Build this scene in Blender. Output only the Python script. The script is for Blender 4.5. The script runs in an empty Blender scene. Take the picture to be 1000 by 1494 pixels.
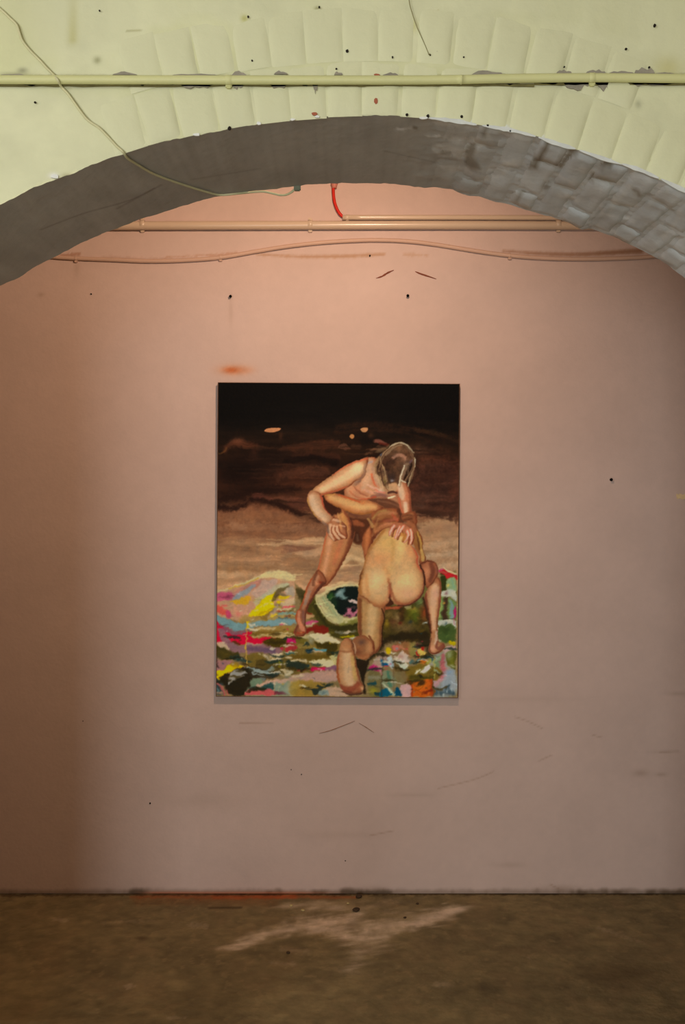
import bpy, bmesh, math, random
import numpy as np
from mathutils import Vector, Matrix
random.seed(7)
rng = np.random.default_rng(7)
C = bpy.context.scene.collection
SC = bpy.context.scene

# ---------------------------------------------------------------- camera
F = 1528.0            # focal length in pixels of the 1000 x 1494 frame
EYE = 1.55
D_F, D_B, D_W = 2.14, 2.587, 4.256     # arch front face, arch back face, back wall
cam_d = bpy.data.cameras.new('camera')
cam_d.sensor_fit = 'HORIZONTAL'; cam_d.sensor_width = 36.0; cam_d.lens = F/1000*36.0
cam_d.clip_start = .02
cam = bpy.data.objects.new('camera', cam_d); C.objects.link(cam)
cam.location = (0, 0, EYE); cam.rotation_euler = (math.pi/2, 0, 0)
SC.camera = cam

# ---------------------------------------------------------------- world, lights, exposure
SC.view_settings.view_transform = 'Standard'; SC.view_settings.look = 'None'
SC.view_settings.gamma = 1.0; SC.view_settings.use_curve_mapping = False
SC.view_settings.exposure = 0.0
w = bpy.data.worlds.new('world'); SC.world = w; w.use_nodes = True
w.node_tree.nodes['Background'].inputs[0].default_value = (.80, .85, .90, 1)
w.node_tree.nodes['Background'].inputs[1].default_value = 0.03

def aim(o, tgt):
    o.rotation_euler = (Vector(tgt)-o.location).to_track_quat('-Z', 'Y').to_euler()

# warm spot hanging behind the arch, over the painting
sp = bpy.data.lights.new('spot_lamp', 'SPOT'); sp.energy = 90; sp.color = (1.0, .68, .47)
sp.spot_size = math.radians(160); sp.spot_blend = 1.0; sp.shadow_soft_size = .02
spo = bpy.data.objects.new('spot_lamp', sp); C.objects.link(spo)
spo.location = (.14, 2.68, 2.80); aim(spo, (-.80, D_W, 2.15))
# daylight coming through the high cellar window at the left of the camera
wn = bpy.data.lights.new('window_light', 'AREA'); wn.shape = 'RECTANGLE'; wn.size = .62; wn.size_y = 1.3
wn.energy = 52; wn.color = (.97, 1.0, 1.0)
wno = bpy.data.objects.new('window_light', wn); C.objects.link(wno)
wno.location = (-2.655, -1.0, 2.72); aim(wno, (0, 1.2, 1.7))
# daylight from the open doorway behind the camera
dr = bpy.data.lights.new('doorway_light', 'AREA'); dr.shape = 'RECTANGLE'; dr.size = 1.25; dr.size_y = 1.9
dr.energy = 116; dr.color = (.96, 1.0, 1.0)
dro = bpy.data.objects.new('doorway_light', dr); C.objects.link(dro)
dro.location = (-.82, -2.79, 1.0); dro.rotation_euler = (math.pi/2, 0, 0)

# ---------------------------------------------------------------- helpers
def s2l(c):
    c = np.asarray(c, float)/255.0
    return np.where(c <= .04045, c/12.92, ((c+.055)/1.055)**2.4)
def P(px, py, d):
    return Vector(((px-500)/F*d, d, EYE-(py-747)/F*d))
def floor_pt(px, py):
    d = F*EYE/(py-747)
    return P(px, py, d)

def mat(name, col, rough=.7, bump=0, bscale=60, var=.08, vscale=4, attr=None, spec=.3, col2=None):
    m = bpy.data.materials.new(name); m.use_nodes = True
    nt = m.node_tree; N = nt.nodes; L = nt.links; b = N['Principled BSDF']
    b.inputs['Roughness'].default_value = rough
    b.inputs['Specular IOR Level'].default_value = spec
    geo = N.new('ShaderNodeNewGeometry')
    if attr:
        a = N.new('ShaderNodeAttribute'); a.attribute_name = attr; src = a.outputs['Color']
    else:
        a = N.new('ShaderNodeRGB'); a.outputs[0].default_value = (*s2l(col), 1); src = a.outputs[0]
    if col2 is not None:
        n2 = N.new('ShaderNodeTexNoise'); n2.inputs['Scale'].default_value = vscale*2.3; n2.inputs['Detail'].default_value = 5
        L.new(geo.outputs['Position'], n2.inputs['Vector'])
        r2 = N.new('ShaderNodeMapRange'); r2.inputs[1].default_value = .42; r2.inputs[2].default_value = .66
        L.new(n2.outputs[0], r2.inputs[0])
        mx = N.new('ShaderNodeMix'); mx.data_type = 'RGBA'
        L.new(r2.outputs[0], mx.inputs['Factor']); L.new(src, mx.inputs['A']); mx.inputs['B'].default_value = (*s2l(col2), 1)
        src = mx.outputs['Result']
    if var:
        n = N.new('ShaderNodeTexNoise'); n.inputs['Scale'].default_value = vscale; n.inputs['Detail'].default_value = 6
        L.new(geo.outputs['Position'], n.inputs['Vector'])
        mr = N.new('ShaderNodeMapRange'); mr.inputs[1].default_value = .25; mr.inputs[2].default_value = .75
        mr.inputs[3].default_value = 1-var; mr.inputs[4].default_value = 1+var
        L.new(n.outputs[0], mr.inputs[0])
        vm = N.new('ShaderNodeVectorMath'); vm.operation = 'SCALE'
        L.new(src, vm.inputs[0]); L.new(mr.outputs[0], vm.inputs['Scale']); src = vm.outputs[0]
    L.new(src, b.inputs['Base Color'])
    if bump:
        nb = N.new('ShaderNodeTexNoise'); nb.inputs['Scale'].default_value = bscale; nb.inputs['Detail'].default_value = 6
        L.new(geo.outputs['Position'], nb.inputs['Vector'])
        bp = N.new('ShaderNodeBump'); bp.inputs['Strength'].default_value = bump; bp.inputs['Distance'].default_value = .004
        L.new(nb.outputs[0], bp.inputs['Height']); L.new(bp.outputs[0], b.inputs['Normal'])
    return m

def tag(o, label=None, cat=None, group=None, kind=None):
    if label: o['label'] = label
    if cat: o['category'] = cat
    if group: o['group'] = group
    if kind: o['kind'] = kind
    return o
def link_mesh(name, me, parent=None):
    o = bpy.data.objects.new(name, me); C.objects.link(o)
    if parent: o.parent = parent
    return o
def mesh(name, verts, faces, m, parent=None, smooth=False):
    me = bpy.data.meshes.new(name); me.from_pydata([tuple(v) for v in verts], [], faces)
    if m: me.materials.append(m)
    if smooth: me.polygons.foreach_set('use_smooth', [True]*len(me.polygons))
    me.update()
    return link_mesh(name, me, parent)
def grid_mesh(name, V, rows, cols, m, parent=None, smooth=True, colors=None):
    V = np.asarray(V, float).reshape(-1, 3)
    i = np.arange(rows-1)[:, None]*cols+np.arange(cols-1)[None, :]
    q = np.stack([i, i+1, i+cols+1, i+cols], -1).reshape(-1, 4)
    me = bpy.data.meshes.new(name)
    me.vertices.add(len(V)); me.vertices.foreach_set('co', V.ravel())
    me.loops.add(q.size); me.loops.foreach_set('vertex_index', q.ravel().astype(np.int32))
    me.polygons.add(len(q)); me.polygons.foreach_set('loop_start', np.arange(0, q.size, 4, dtype=np.int32))
    me.polygons.foreach_set('loop_total', np.full(len(q), 4, dtype=np.int32))
    me.polygons.foreach_set('use_smooth', np.full(len(q), smooth))
    me.update(calc_edges=True)
    if colors is not None:
        ca = me.color_attributes.new('Col', 'FLOAT_COLOR', 'POINT')
        c4 = np.concatenate([colors.reshape(-1, 3), np.ones((len(V), 1))], 1)
        ca.data.foreach_set('color', c4.ravel().astype(np.float32))
    if m: me.materials.append(m)
    me.validate()
    return link_mesh(name, me, parent)
def box(name, c, d, m, parent=None, bev=0):
    bm = bmesh.new(); bmesh.ops.create_cube(bm, size=1)
    for v in bm.verts: v.co = Vector((c[0]+v.co.x*d[0], c[1]+v.co.y*d[1], c[2]+v.co.z*d[2]))
    if bev: bmesh.ops.bevel(bm, geom=bm.edges[:], offset=bev, segments=2, affect='EDGES')
    me = bpy.data.meshes.new(name); bm.to_mesh(me); bm.free(); me.materials.append(m)
    return link_mesh(name, me, parent)
def smooth_path(pts, n=8):
    pts = [Vector(p) for p in pts]; out = []
    for i in range(len(pts)-1):
        p0 = pts[max(i-1, 0)]; p1 = pts[i]; p2 = pts[i+1]; p3 = pts[min(i+2, len(pts)-1)]
        for k in range(n):
            t = k/n
            out.append(.5*((2*p1)+(p2-p0)*t+(2*p0-5*p1+4*p2-p3)*t*t+(3*p1-p0-3*p2+p3)*t*t*t))
    return out+[pts[-1]]
def tube(name, pts, r, m, parent=None, seg=10):
    verts = []; faces = []; n = len(pts)
    prev = None
    for i, p in enumerate(pts):
        t = (pts[min(i+1, n-1)]-pts[max(i-1, 0)]).normalized()
        a = (Vector((0, 1, 0)) if prev is None else prev)
        a = (a-t*a.dot(t))
        if a.length < 1e-4: a = Vector((1, 0, 0))-t*t.x
        a.normalize(); prev = a; b = t.cross(a)
        rr = r[i] if hasattr(r, '__len__') else r
        for k in range(seg):
            an = 2*math.pi*k/seg
            verts.append(p+a*math.cos(an)*rr+b*math.sin(an)*rr)
    for i in range(n-1):
        for k in range(seg):
            faces.append((i*seg+k, i*seg+(k+1) % seg, (i+1)*seg+(k+1) % seg, (i+1)*seg+k))
    faces.append(tuple(range(seg))); faces.append(tuple((n-1)*seg+k for k in reversed(range(seg))))
    return mesh(name, verts, faces, m, parent, True)

# ---- numpy painter (flat colour on a dense grid; coordinates are picture pixels of the photograph's plane)
def vnoise(x, y, seed=0):
    xi = np.floor(x).astype(np.int64); yi = np.floor(y).astype(np.int64); fx = x-xi; fy = y-yi
    fx = fx*fx*(3-2*fx); fy = fy*fy*(3-2*fy)
    def h(a, b):
        n = (a*374761393+b*668265263+seed*1442695041) & 0x7fffffff
        n = ((n ^ (n >> 13))*1274126177) & 0x7fffffff
        return ((n ^ (n >> 16)) & 0xffff)/65535.0
    return (h(xi, yi)*(1-fx)+h(xi+1, yi)*fx)*(1-fy)+(h(xi, yi+1)*(1-fx)+h(xi+1, yi+1)*fx)*fy
def fbm(x, y, seed=0, o=4):
    s = 0; a = .5; t = 0
    for k in range(o):
        s = s+a*vnoise(x*2**k, y*2**k, seed+k*17); t += a; a *= .55
    return s/t
def ss(e0, e1, x):
    t = np.clip((x-e0)/(e1-e0), 0, 1); return t*t*(3-2*t)
def catmull(pts, closed, n=4):
    pts = np.asarray(pts, float); m = len(pts); out = []
    for i in range(m if closed else m-1):
        g = (lambda k: pts[k % m]) if closed else (lambda k: pts[min(max(k, 0), m-1)])
        p0, p1, p2, p3 = g(i-1), g(i), g(i+1), g(i+2)
        for k in range(n):
            t = k/n
            out.append(.5*(2*p1+(p2-p0)*t+(2*p0-5*p1+4*p2-p3)*t*t+(3*p1-p0-3*p2+p3)*t**3))
    if not closed: out.append(pts[-1])
    return np.array(out)
class Painter:
    def __init__(s, X, Y, base):
        s.X, s.Y = X, Y; s.C = np.zeros(X.shape+(3,))+np.asarray(base, float)
        s.n1 = fbm(X/7, Y/7, 3)-.5; s.n2 = fbm(X/2.6, Y/2.6, 9, 3)-.5
    def bb(s, p, mg):
        x0, y0 = p.min(0)-mg; x1, y1 = p.max(0)+mg
        return np.nonzero((s.X > x0) & (s.X < x1) & (s.Y > y0) & (s.Y < y1))
    def comp(s, ix, al, col, clip, tex):
        if clip is not None: al = al*clip[ix]
        c = np.asarray(col, float)[None]
        if tex: c = c*(1+tex*(s.n1[ix]+.8*s.n2[ix]))[:, None]
        s.C[ix] = s.C[ix]*(1-al[:, None])+c*al[:, None]
    def poly(s, pts, col, f=1.2, a=1., wob=0., clip=None, tex=.09, smooth=True):
        p = catmull(pts, True) if smooth else np.asarray(pts, float)
        ix = s.bb(p, f+abs(wob)+1); x = s.X[ix]; y = s.Y[ix]
        full = np.zeros(s.X.shape)
        if len(x) == 0: return full
        d2 = np.full(x.shape, 1e9); ins = np.zeros(x.shape, bool)
        for (ax, ay), (bx, by) in zip(p, np.roll(p, -1, 0)):
            dx, dy = bx-ax, by-ay; L = dx*dx+dy*dy+1e-9
            t = np.clip(((x-ax)*dx+(y-ay)*dy)/L, 0, 1)
            d2 = np.minimum(d2, (x-ax-t*dx)**2+(y-ay-t*dy)**2)
            if ay != by:
                cr = ((ay > y) != (by > y)) & (x < (bx-ax)*(y-ay)/(by-ay)+ax); ins ^= cr
        d = np.sqrt(d2)*np.where(ins, 1, -1)
        if wob: d = d+wob*2*(s.n1[ix]+s.n2[ix])
        m = ss(-f, f, d); full[ix] = m
        s.comp(ix, m*a, col, clip, tex)
        return full
    def stroke(s, pts, wd, col, f=1., a=1., wob=0., clip=None, tex=.07, bris=0.):
        p = catmull(pts, False)
        wd = np.interp(np.linspace(0, 1, len(p)), np.linspace(0, 1, len(wd)), wd) if hasattr(wd, '__len__') else np.full(len(p), float(wd))
        ix = s.bb(p, f+wd.max()+abs(wob)+1); x = s.X[ix]; y = s.Y[ix]
        if len(x) == 0: return
        best = np.full(x.shape, -1e9); lat = np.zeros(x.shape)
        for i in range(len(p)-1):
            ax, ay = p[i]; dx, dy = p[i+1]-p[i]; L = dx*dx+dy*dy+1e-9
            t = np.clip(((x-ax)*dx+(y-ay)*dy)/L, 0, 1)
            d = (wd[i]*(1-t)+wd[i+1]*t)/2-np.sqrt((x-ax-t*dx)**2+(y-ay-t*dy)**2)
            up = d > best
            best = np.where(up, d, best); lat = np.where(up, ((x-ax)*dy-(y-ay)*dx)/np.sqrt(L), lat)
        if wob: best = best+wob*2*(s.n1[ix]+s.n2[ix])
        m = ss(-f, f, best)
        if bris: m = m*np.clip(1-bris+2*bris*vnoise(lat*1.1+50, x*.05, 5), 0, 1)
        s.comp(ix, m*a, col, clip, tex)
    def blob(s, c, r, col, a=1., clip=None, ang=0, tex=.06, pw=2.):
        rx, ry = (r if hasattr(r, '__len__') else (r, r)); q = max(rx, ry)*1.9
        ix = s.bb(np.array([[c[0]-q, c[1]-q], [c[0]+q, c[1]+q]]), 0)
        x = s.X[ix]-c[0]; y = s.Y[ix]-c[1]; ca, sa = math.cos(ang), math.sin(ang)
        u = (x*ca+y*sa)/rx; v = (-x*sa+y*ca)/ry
        s.comp(ix, np.exp(-(u*u+v*v)**(pw/2))*a, col, clip, tex)

# ---------------------------------------------------------------- materials
LIME = (212, 211, 174)
M_lime = mat('lime_wall_paint', LIME, .62, .35, 45, .05, 3.0, spec=.3)
M_lime_wall = mat('lime_wall_paint_worn', LIME, .62, .35, 45, .05, 3.0, attr='Col', spec=.3)
M_lime_pipe = mat('lime_pipe_paint', (208, 206, 150), .45, .1, 80, .04, 8)
M_wire = mat('cream_wire_sheath', (205, 200, 158), .5, 0, 1, .05, 20)
M_soffit = mat('grey_soffit_paint', (0, 0, 0), .55, .3, 55, .07, 9, attr='Col', spec=.4)
M_sbrick = mat('grey_painted_brick', (192, 196, 198), .50, .4, 70, .12, 11, spec=.45, col2=(166, 163, 158))
M_bare = mat('bare_plaster_patch', (146, 139, 124), .9, .4, 90, .2, 40)
M_hole = mat('dark_hole', (34, 26, 20), .95, 0, 1, 0)
M_redbrick = mat('bare_red_brick_chip', (165, 95, 70), .9, .3, 90, .1, 30)
M_white2 = mat('pale_paint_lip', (206, 208, 204), .7, .3, 60, .08, 40)
M_white = mat('white_plaster_chip', (226, 226, 220), .8, .3, 90, .05, 30)
PINK = (203, 178, 167)
M_pink = mat('pink_wall_paint', PINK, .6, .22, 70, .03, 3.0, attr='Col', spec=.25)
M_pinkpipe = mat('pink_painted_conduit', (208, 186, 162), .24, .03, 90, .03, 9, spec=.5)
M_pinkcable = mat('pink_painted_cable', (203, 170, 150), .5, .1, 90, .04, 9)
M_red = mat('red_cable_sheath', (205, 36, 20), .4, 0, 1, .05, 9)
M_gland = mat('salmon_cable_gland', (196, 128, 112), .5, 0, 1, .05, 9)
M_crack = mat('crack_brown', (122, 68, 50), .9, 0, 1, .2, 60)
M_floor = mat('dusty_concrete', (0, 0, 0), .8, .5, 60, .16, 16, attr='Col', spec=.2)
M_room = mat('room_plaster', (190, 178, 160), .8, .2, 40, .05, 2)
M_dark = mat('room_dark_plaster', (120, 108, 96), .8, .2, 40, .05, 2)
M_canvas = mat('painted_canvas', (0, 0, 0), .62, .10, 420, 0, 1, attr='Col', spec=.04)
M_edge = mat('canvas_edge_brown', (88, 58, 36), .8, .1, 90, .25, 40)
M_wood = mat('raw_pine', (170, 130, 88), .7, .1, 90, .1, 20)
M_stone = mat('debris_dark', (70, 54, 38), .95, .3, 120, .2, 60)
M_crumb = mat('debris_light', (190, 172, 120), .95, .3, 120, .1, 60)
M_steel = mat('dark_nail_steel', (52, 42, 36), .5, 0, 1, .1, 60)
M_tape = mat('beige_tape', (222, 196, 150), .7, 0, 1, .04, 60)
M_frame = mat('window_frame_paint', (200, 196, 186), .5, 0, 1, .04, 10)

# ---------------------------------------------------------------- arch profile (front and back edge)
fx = [0, 25, 50, 87, 112, 150, 180, 212, 238, 262, 287, 325, 340, 375, 425, 460, 500, 540, 590, 625, 660, 700, 750, 800, 850, 887, 925, 962, 1000]
fy = [299, 286, 273, 259, 250, 235, 224, 214, 206, 203, 197, 190, 186, 181, 176, 172, 169, 167.5, 169, 171, 175, 181, 189.5, 205, 220, 234, 246, 261, 279]
bx_ = [0, 25, 75, 100, 125, 160, 200, 250, 312, 375, 437, 480, 525, 560, 590, 618, 635, 660, 685, 700, 725, 750, 780, 800, 825, 850, 862, 900, 937, 975, 1000]
by_ = [417, 406, 377, 365, 352, 337, 322, 306, 288, 279, 271, 267, 267, 268, 269.5, 275, 273, 277, 286, 287, 295, 300, 310, 315, 322, 335, 333, 347, 365, 387, 407]
ACX, ACZ, AR = .041, .88, 1.48
JL, JR = -.885, .935
def circ(x): return ACZ+np.sqrt(np.maximum(AR**2-(np.asarray(x, float)-ACX)**2, 0))
def profile(px, py, d):
    X = (np.array(px)-500)/F*d; Z = EYE-(np.array(py)-747)/F*d
    def f(x):
        x = np.asarray(x, float)
        dl = np.interp(x, X, Z-circ(X))
        fall = np.clip(1-np.maximum(X[0]-x, x-X[-1])/.4, 0, 1)
        return circ(x)+dl*np.where((x < X[0]) | (x > X[-1]), fall, 1)
    return f
zf0, zb0 = profile(fx, fy, D_F), profile(bx_, by_, D_B)
def zf(x): return zf0(x)+.0065*(fbm(np.asarray(x, float)*38+7, np.asarray(x, float)*0, 5)-.5)
def zb(x): return zb0(x)+.0065*(fbm(np.asarray(x, float)*34+3, np.asarray(x, float)*0, 8)-.5)
def zs(x, y):
    t = (np.asarray(y, float)-D_F)/(D_B-D_F); return zf(x)*(1-t)+zb(x)*t
def on_soffit(px, py):
    best = None
    for d in np.linspace(D_F, D_B, 120):
        p = P(px, py, d); e = abs(p.z-float(zs(p.x, d)))
        if best is None or e < best[0]: best = (e, p)
    return best[1]

TOP = 3.40
# ---------------------------------------------------------------- front wall with the arch
xs = np.concatenate([np.linspace(JL, -.78, 8)[:-1], np.linspace(-.78, .78, 420), np.linspace(.78, JR, 10)[1:]])
ts = np.concatenate([np.linspace(0, 1, 150)*.52, np.linspace(.52, TOP-1.2, 8)[1:]])
z0 = zf(xs)
Z = z0[None, :]+ts[:, None]*((TOP-z0)/(ts[-1]))[None, :]
X = np.broadcast_to(xs[None, :], Z.shape)
pxg = 500+X*F/D_F; pyg = 747-(Z-EYE)*F/D_F
wp = Painter(pxg, pyg, LIME)
n = fbm(pxg/60, pyg/45, 21); wp.C *= (1+.10*(n-.5))[..., None]
wp.C[...] = wp.C*(1-.35*ss(.5, .8, fbm(pxg/150+3, pyg/90, 31))[..., None])+np.array((196, 196, 138))*(.35*ss(.5, .8, fbm(pxg/150+3, pyg/90, 31))[..., None])
# scuffs and dirt marks, and broad darker patches in the top corners
for c, r, col, a in [((33, 103), (7, 4), (120, 118, 95), .6), ((20, 108), (22, 3), (150, 148, 110), .5), ((142, 88), (5, 5), (140, 138, 100), .7),
                     ((145, 12), (8, 7), (170, 166, 110), .7), ((78, 27), (4, 3), (165, 160, 115), .6), ((106, 57), (7, 8), (178, 172, 112), .6),
                     ((357, 27), (5, 5), (176, 172, 100), .8), ((463, 12), (4, 3), (150, 146, 98), .7), ((600, 38), (9, 9), (196, 190, 125), .7),
                     ((846, 13), (6, 9), (176, 170, 110), .7), ((958, 44), (12, 4), (120, 120, 95), .7), ((975, 100), (20, 16), (190, 182, 122), .6),
                     ((940, 10), (60, 25), (182, 180, 118), .5), ((30, 20), (60, 30), (186, 184, 124), .5), ((932, 152), (5, 6), (150, 150, 120), .5),
                     ((503, 152), (5, 7), (150, 140, 85), .8), ((600, 150), (22, 10), (226, 220, 196), .5), ((520, 155), (18, 9), (224, 224, 214), .5),
                     ((100, 258), (9, 4), (110, 104, 70), .9), ((78, 256), (7, 4), (228, 226, 220), 1), ((240, 207), (8, 3), (120, 112, 80), .7),
                     ((195, 215), (3, 4), (90, 84, 60), .9), ((673, 155), (3, 12), (120, 112, 80), .8), ((674, 166), (2.5, 8), (60, 50, 40), .9)]:
    wp.blob(c, r, col, a)
for pts, wd, col, a in [([(185, 45), (205, 44)], 3, (160, 156, 110), .5), ([(165, 26), (172, 27)], 2, (150, 146, 105), .5),
                        ([(560, 130), (556, 137), (550, 143)], 1.6, (150, 120, 80), .8), ([(936, 215), (944, 228), (952, 240)], 1.5, (165, 158, 110), .8),
                        ([(586, 55), (580, 70), (577, 84)], 2, (176, 164, 110), .7), ([(640, 15), (634, 45), (630, 75)], 3, (184, 176, 118), .5)]:
    wp.stroke(pts, wd, col, 1, a)
wp.stroke([(0, 124), (300, 124), (600, 124.5), (760, 123), (870, 121.5), (1000, 122.5)], 3.4, (112, 106, 66), 1.2, .75)  # grime and the conduit's shadow, painted as one dark line beneath it
wp.stroke([(0, 109.5), (300, 109.8), (600, 109.8), (760, 107.8), (1000, 107.5)], 2, (160, 156, 110), 1.2, .5, 1)
# white scuffed lip along the right of the arch edge
wp.stroke([(628, 173), (680, 178), (740, 187), (790, 202), (850, 221), (900, 238), (960, 262), (1000, 280)], [3, 9, 8, 9, 10, 7, 9, 8], (214, 216, 212), 2, .8, wob=3)
wp.stroke([(0, 300), (50, 274), (110, 251)], 5, (226, 222, 178), 3, .5, wob=2)
V = np.stack([X, np.full(Z.shape, D_F)+.003*(fbm(pxg/70, pyg/70, 41)-.5), Z], -1)
wall_front = grid_mesh('wall_front', V, len(ts), len(xs), M_lime_wall, None, True, s2l(wp.C))
tag(wall_front, 'lime cream painted masonry wall pierced by a wide brick arch', None, None, 'structure')
# piers, back face and top of the arch wall
HALF = 2.72
def quad(name, pts, m, parent, smooth=False): return mesh(name, pts, [tuple(range(len(pts)))], m, parent, smooth)
for a, b in ((-HALF, JL), (JR, HALF)):
    box('pier', ((a+b)/2, (D_F+D_B)/2, TOP/2), (b-a, D_B-D_F, TOP), M_lime, wall_front)
Vb = []; xb = np.linspace(JL, JR, 240)
rows = [zb(xb), np.full(xb.shape, 2.75), np.full(xb.shape, TOP)]
for r in rows: Vb += [(x, D_B, z) for x, z in zip(xb, r)]
bk = grid_mesh('back_face', np.array(Vb)[::1], 3, len(xb), M_dark, wall_front, False)

# ---------------------------------------------------------------- soffit
ys = np.linspace(D_F, D_B, 70)
xs2 = np.concatenate([np.linspace(JL, .9, 320), np.linspace(.9, JR, 6)[1:]])
XX, YY = np.meshgrid(xs2, ys); ZZ = zs(XX, YY)
right = ss(.10, .30, XX)
edge = np.minimum(ss(0, .03, YY-D_F), ss(0, .02, D_B-YY))
rough = (.0012+.010*right)*(fbm(XX*28, YY*20, 51)-.5)+(.0008+.004*right)*(fbm(XX*90, YY*60, 61)-.5)
ZZ = ZZ-(rough+.004*right)*edge*0+rough*edge
px2 = 500+XX*F/YY; py2 = 747-(ZZ-EYE)*F/YY
pr = Painter(px2, py2, (168, 166, 160))
pr.C += ss(.12, .42, XX)[..., None]*np.array((30, 36, 44))  # cool light from the left put into the colour: right side paler, bluer
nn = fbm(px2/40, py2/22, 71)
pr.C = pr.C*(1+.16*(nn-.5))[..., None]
# scuffed joints and brown damp streaks on the right of the soffit
def sm(pts, w_, col, a, wob=2., f=2): pr.stroke(pts, w_, col, f, a, wob)
GR = (222, 222, 220)
for pts, w_, a in [([(575, 189), (602, 187)], 2, .9), ([(622, 198), (650, 199)], 2.5, .9), ([(640, 178), (700, 184), (760, 196)], 10, .6),
                   ([(660, 205), (720, 208)], 12, .55), ([(640, 218), (680, 224), (700, 210)], 16, .45), ([(650, 244), (700, 248), (745, 240)], 8, .45),
                   ([(700, 262), (730, 255), (750, 235)], 9, .5), ([(735, 238), (765, 240)], 6, .6), ([(812, 254), (850, 268)], 4, .6),
                   ([(845, 243), (870, 252)], 4, .6), ([(810, 280), (845, 291)], 4, .65), ([(912, 296), (928, 300)], 3, .6), ([(880, 310), (925, 320)], 5, .5),
                   ([(814, 304), (826, 308)], 4, .7), ([(862, 325), (900, 340)], 4, .6), ([(945, 362), (970, 372)], 3, .6), ([(895, 300), (905, 285), (925, 272)], 7, .5),
                   ([(925, 255), (960, 268), (990, 285)], 10, .4), ([(945, 310), (955, 290), (968, 272)], 6, .4), ([(970, 345), (985, 330), (995, 310)], 7, .4)]:
    sm(pts, w_, GR, a)
BR = (124, 116, 102)
for pts, w_, a in [([(804, 204), (793, 222), (784, 236), (778, 243)], [12, 11, 10, 8], .9), ([(838, 218), (826, 232), (818, 241)], [10, 8, 6], .75),
                   ([(890, 236), (880, 240)], [9, 6], .9), ([(866, 254), (862, 262)], 6, .8), ([(690, 215), (686, 235), (700, 243)], [14, 16, 8], .7),
                   ([(604, 186), (608, 187)], 4, .9), ([(645, 222), (655, 224)], 8, .5), ([(800, 265), (796, 275)], 6, .4), ([(753, 290), (765, 280)], 6, .5),
                   ([(930, 275), (936, 282)], 5, .6), ([(712, 184), (708, 193)], 4, .7)]:
    sm(pts, w_, BR, a)
for pts, a in [([(60, 335), (120, 312), (190, 292), (235, 270)], .35), ([(170, 305), (225, 275)], .4), ([(280, 262), (380, 246)], .2), ([(560, 220), (640, 238)], .2)]:
    sm(pts, 1.5, (78, 70, 62), a, 0, 1)
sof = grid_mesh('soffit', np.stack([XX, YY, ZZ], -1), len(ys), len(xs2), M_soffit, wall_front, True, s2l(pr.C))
tag(sof, 'grey painted underside of the arch, brick showing at right')

# ---------------------------------------------------------------- bricks of the arch ring, face (lime) and soffit (grey)
def brick_mesh(name, w_, h_, inset, proud, base, m, prof=((0, 0), (.3, .30), (.65, .80), (1, 1))):
    # cushion: base rectangle, then rings that rise to the flat cap with a rounded profile
    def ring(a, b, y): return [(-a, y, -b), (a, y, -b), (a, y, b), (-a, y, b)]
    v = ring(w_/2, h_/2, base)
    for t, q in prof: v += ring(w_/2-inset*t, h_/2-inset*t, -proud*q)
    n_ = len(prof); f = []
    for k in range(n_):
        for i in range(4):
            a, b = k*4+i, k*4+(i+1) % 4; f.append((a, b, b+4, a+4))
    f.append(tuple(n_*4+i for i in range(4))); f.append((3, 2, 1, 0))
    me = bpy.data.meshes.new(name); me.from_pydata(v, [], f); me.materials.append(m)
    me.polygons.foreach_set('use_smooth', [True]*len(me.polygons)); me.update()
    return me
def voussoir_mesh(w_, h_, proud):
    # rows from bottom to top, columns across; the top end fades flush into the plaster
    us = (-.5, -.44, -.36, -.2, .2, .36, .44, .5); vs_ = (-.5, -.42, -.2, .1, .32, .5)
    pu = (0, .55, .92, 1, 1, .88, .45, 0); pv = (.15, .85, 1, .9, .5, 0)
    V_ = [(u*w_*(1+.05*v), -proud*p*q, v*h_) for v, q in zip(vs_, pv) for u, p in zip(us, pu)]
    n_ = len(us); f = [(r*n_+c, r*n_+c+1, (r+1)*n_+c+1, (r+1)*n_+c) for r in range(len(vs_)-1) for c in range(n_-1)]
    me = bpy.data.meshes.new('brick'); me.from_pydata(V_, [], f); me.materials.append(M_lime)
    me.polygons.foreach_set('use_smooth', [True]*len(f)); me.update()
    return me
fb = [voussoir_mesh(.0755, .112, pr_) for pr_ in (.0038, .0052, .0064)]
def put(me, loc, rot, sc=(1, 1, 1), parent=wall_front, name='brick'):
    o = link_mesh(name, me, parent); o.location = loc; o.rotation_euler = rot; o.scale = sc; return o
for ring_, r0, xl, xr in ((0, .054, -.50, .80), (1, .166, -.44, .62)):
    step = .0768/(AR+r0)
    a = -.62+(.018 if ring_ else 0)
    while a < .62:
        cx = ACX+AR*math.sin(a); zz = float(zf0(np.array([cx]))[0])
        off = zz-float(circ(np.array([cx]))[0])
        x = ACX+(AR+r0)*math.sin(a); z = ACZ+(AR+r0)*math.cos(a)+off
        if xl < x < xr:
            put(random.choice(fb), (x, D_F+.0004, z), (0, a+random.uniform(-.02, .02), random.uniform(-.012, .012)), (random.uniform(.94, 1.04), 1, random.uniform(.95, 1.02)))
        a += step*random.uniform(.95, 1.05)
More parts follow.
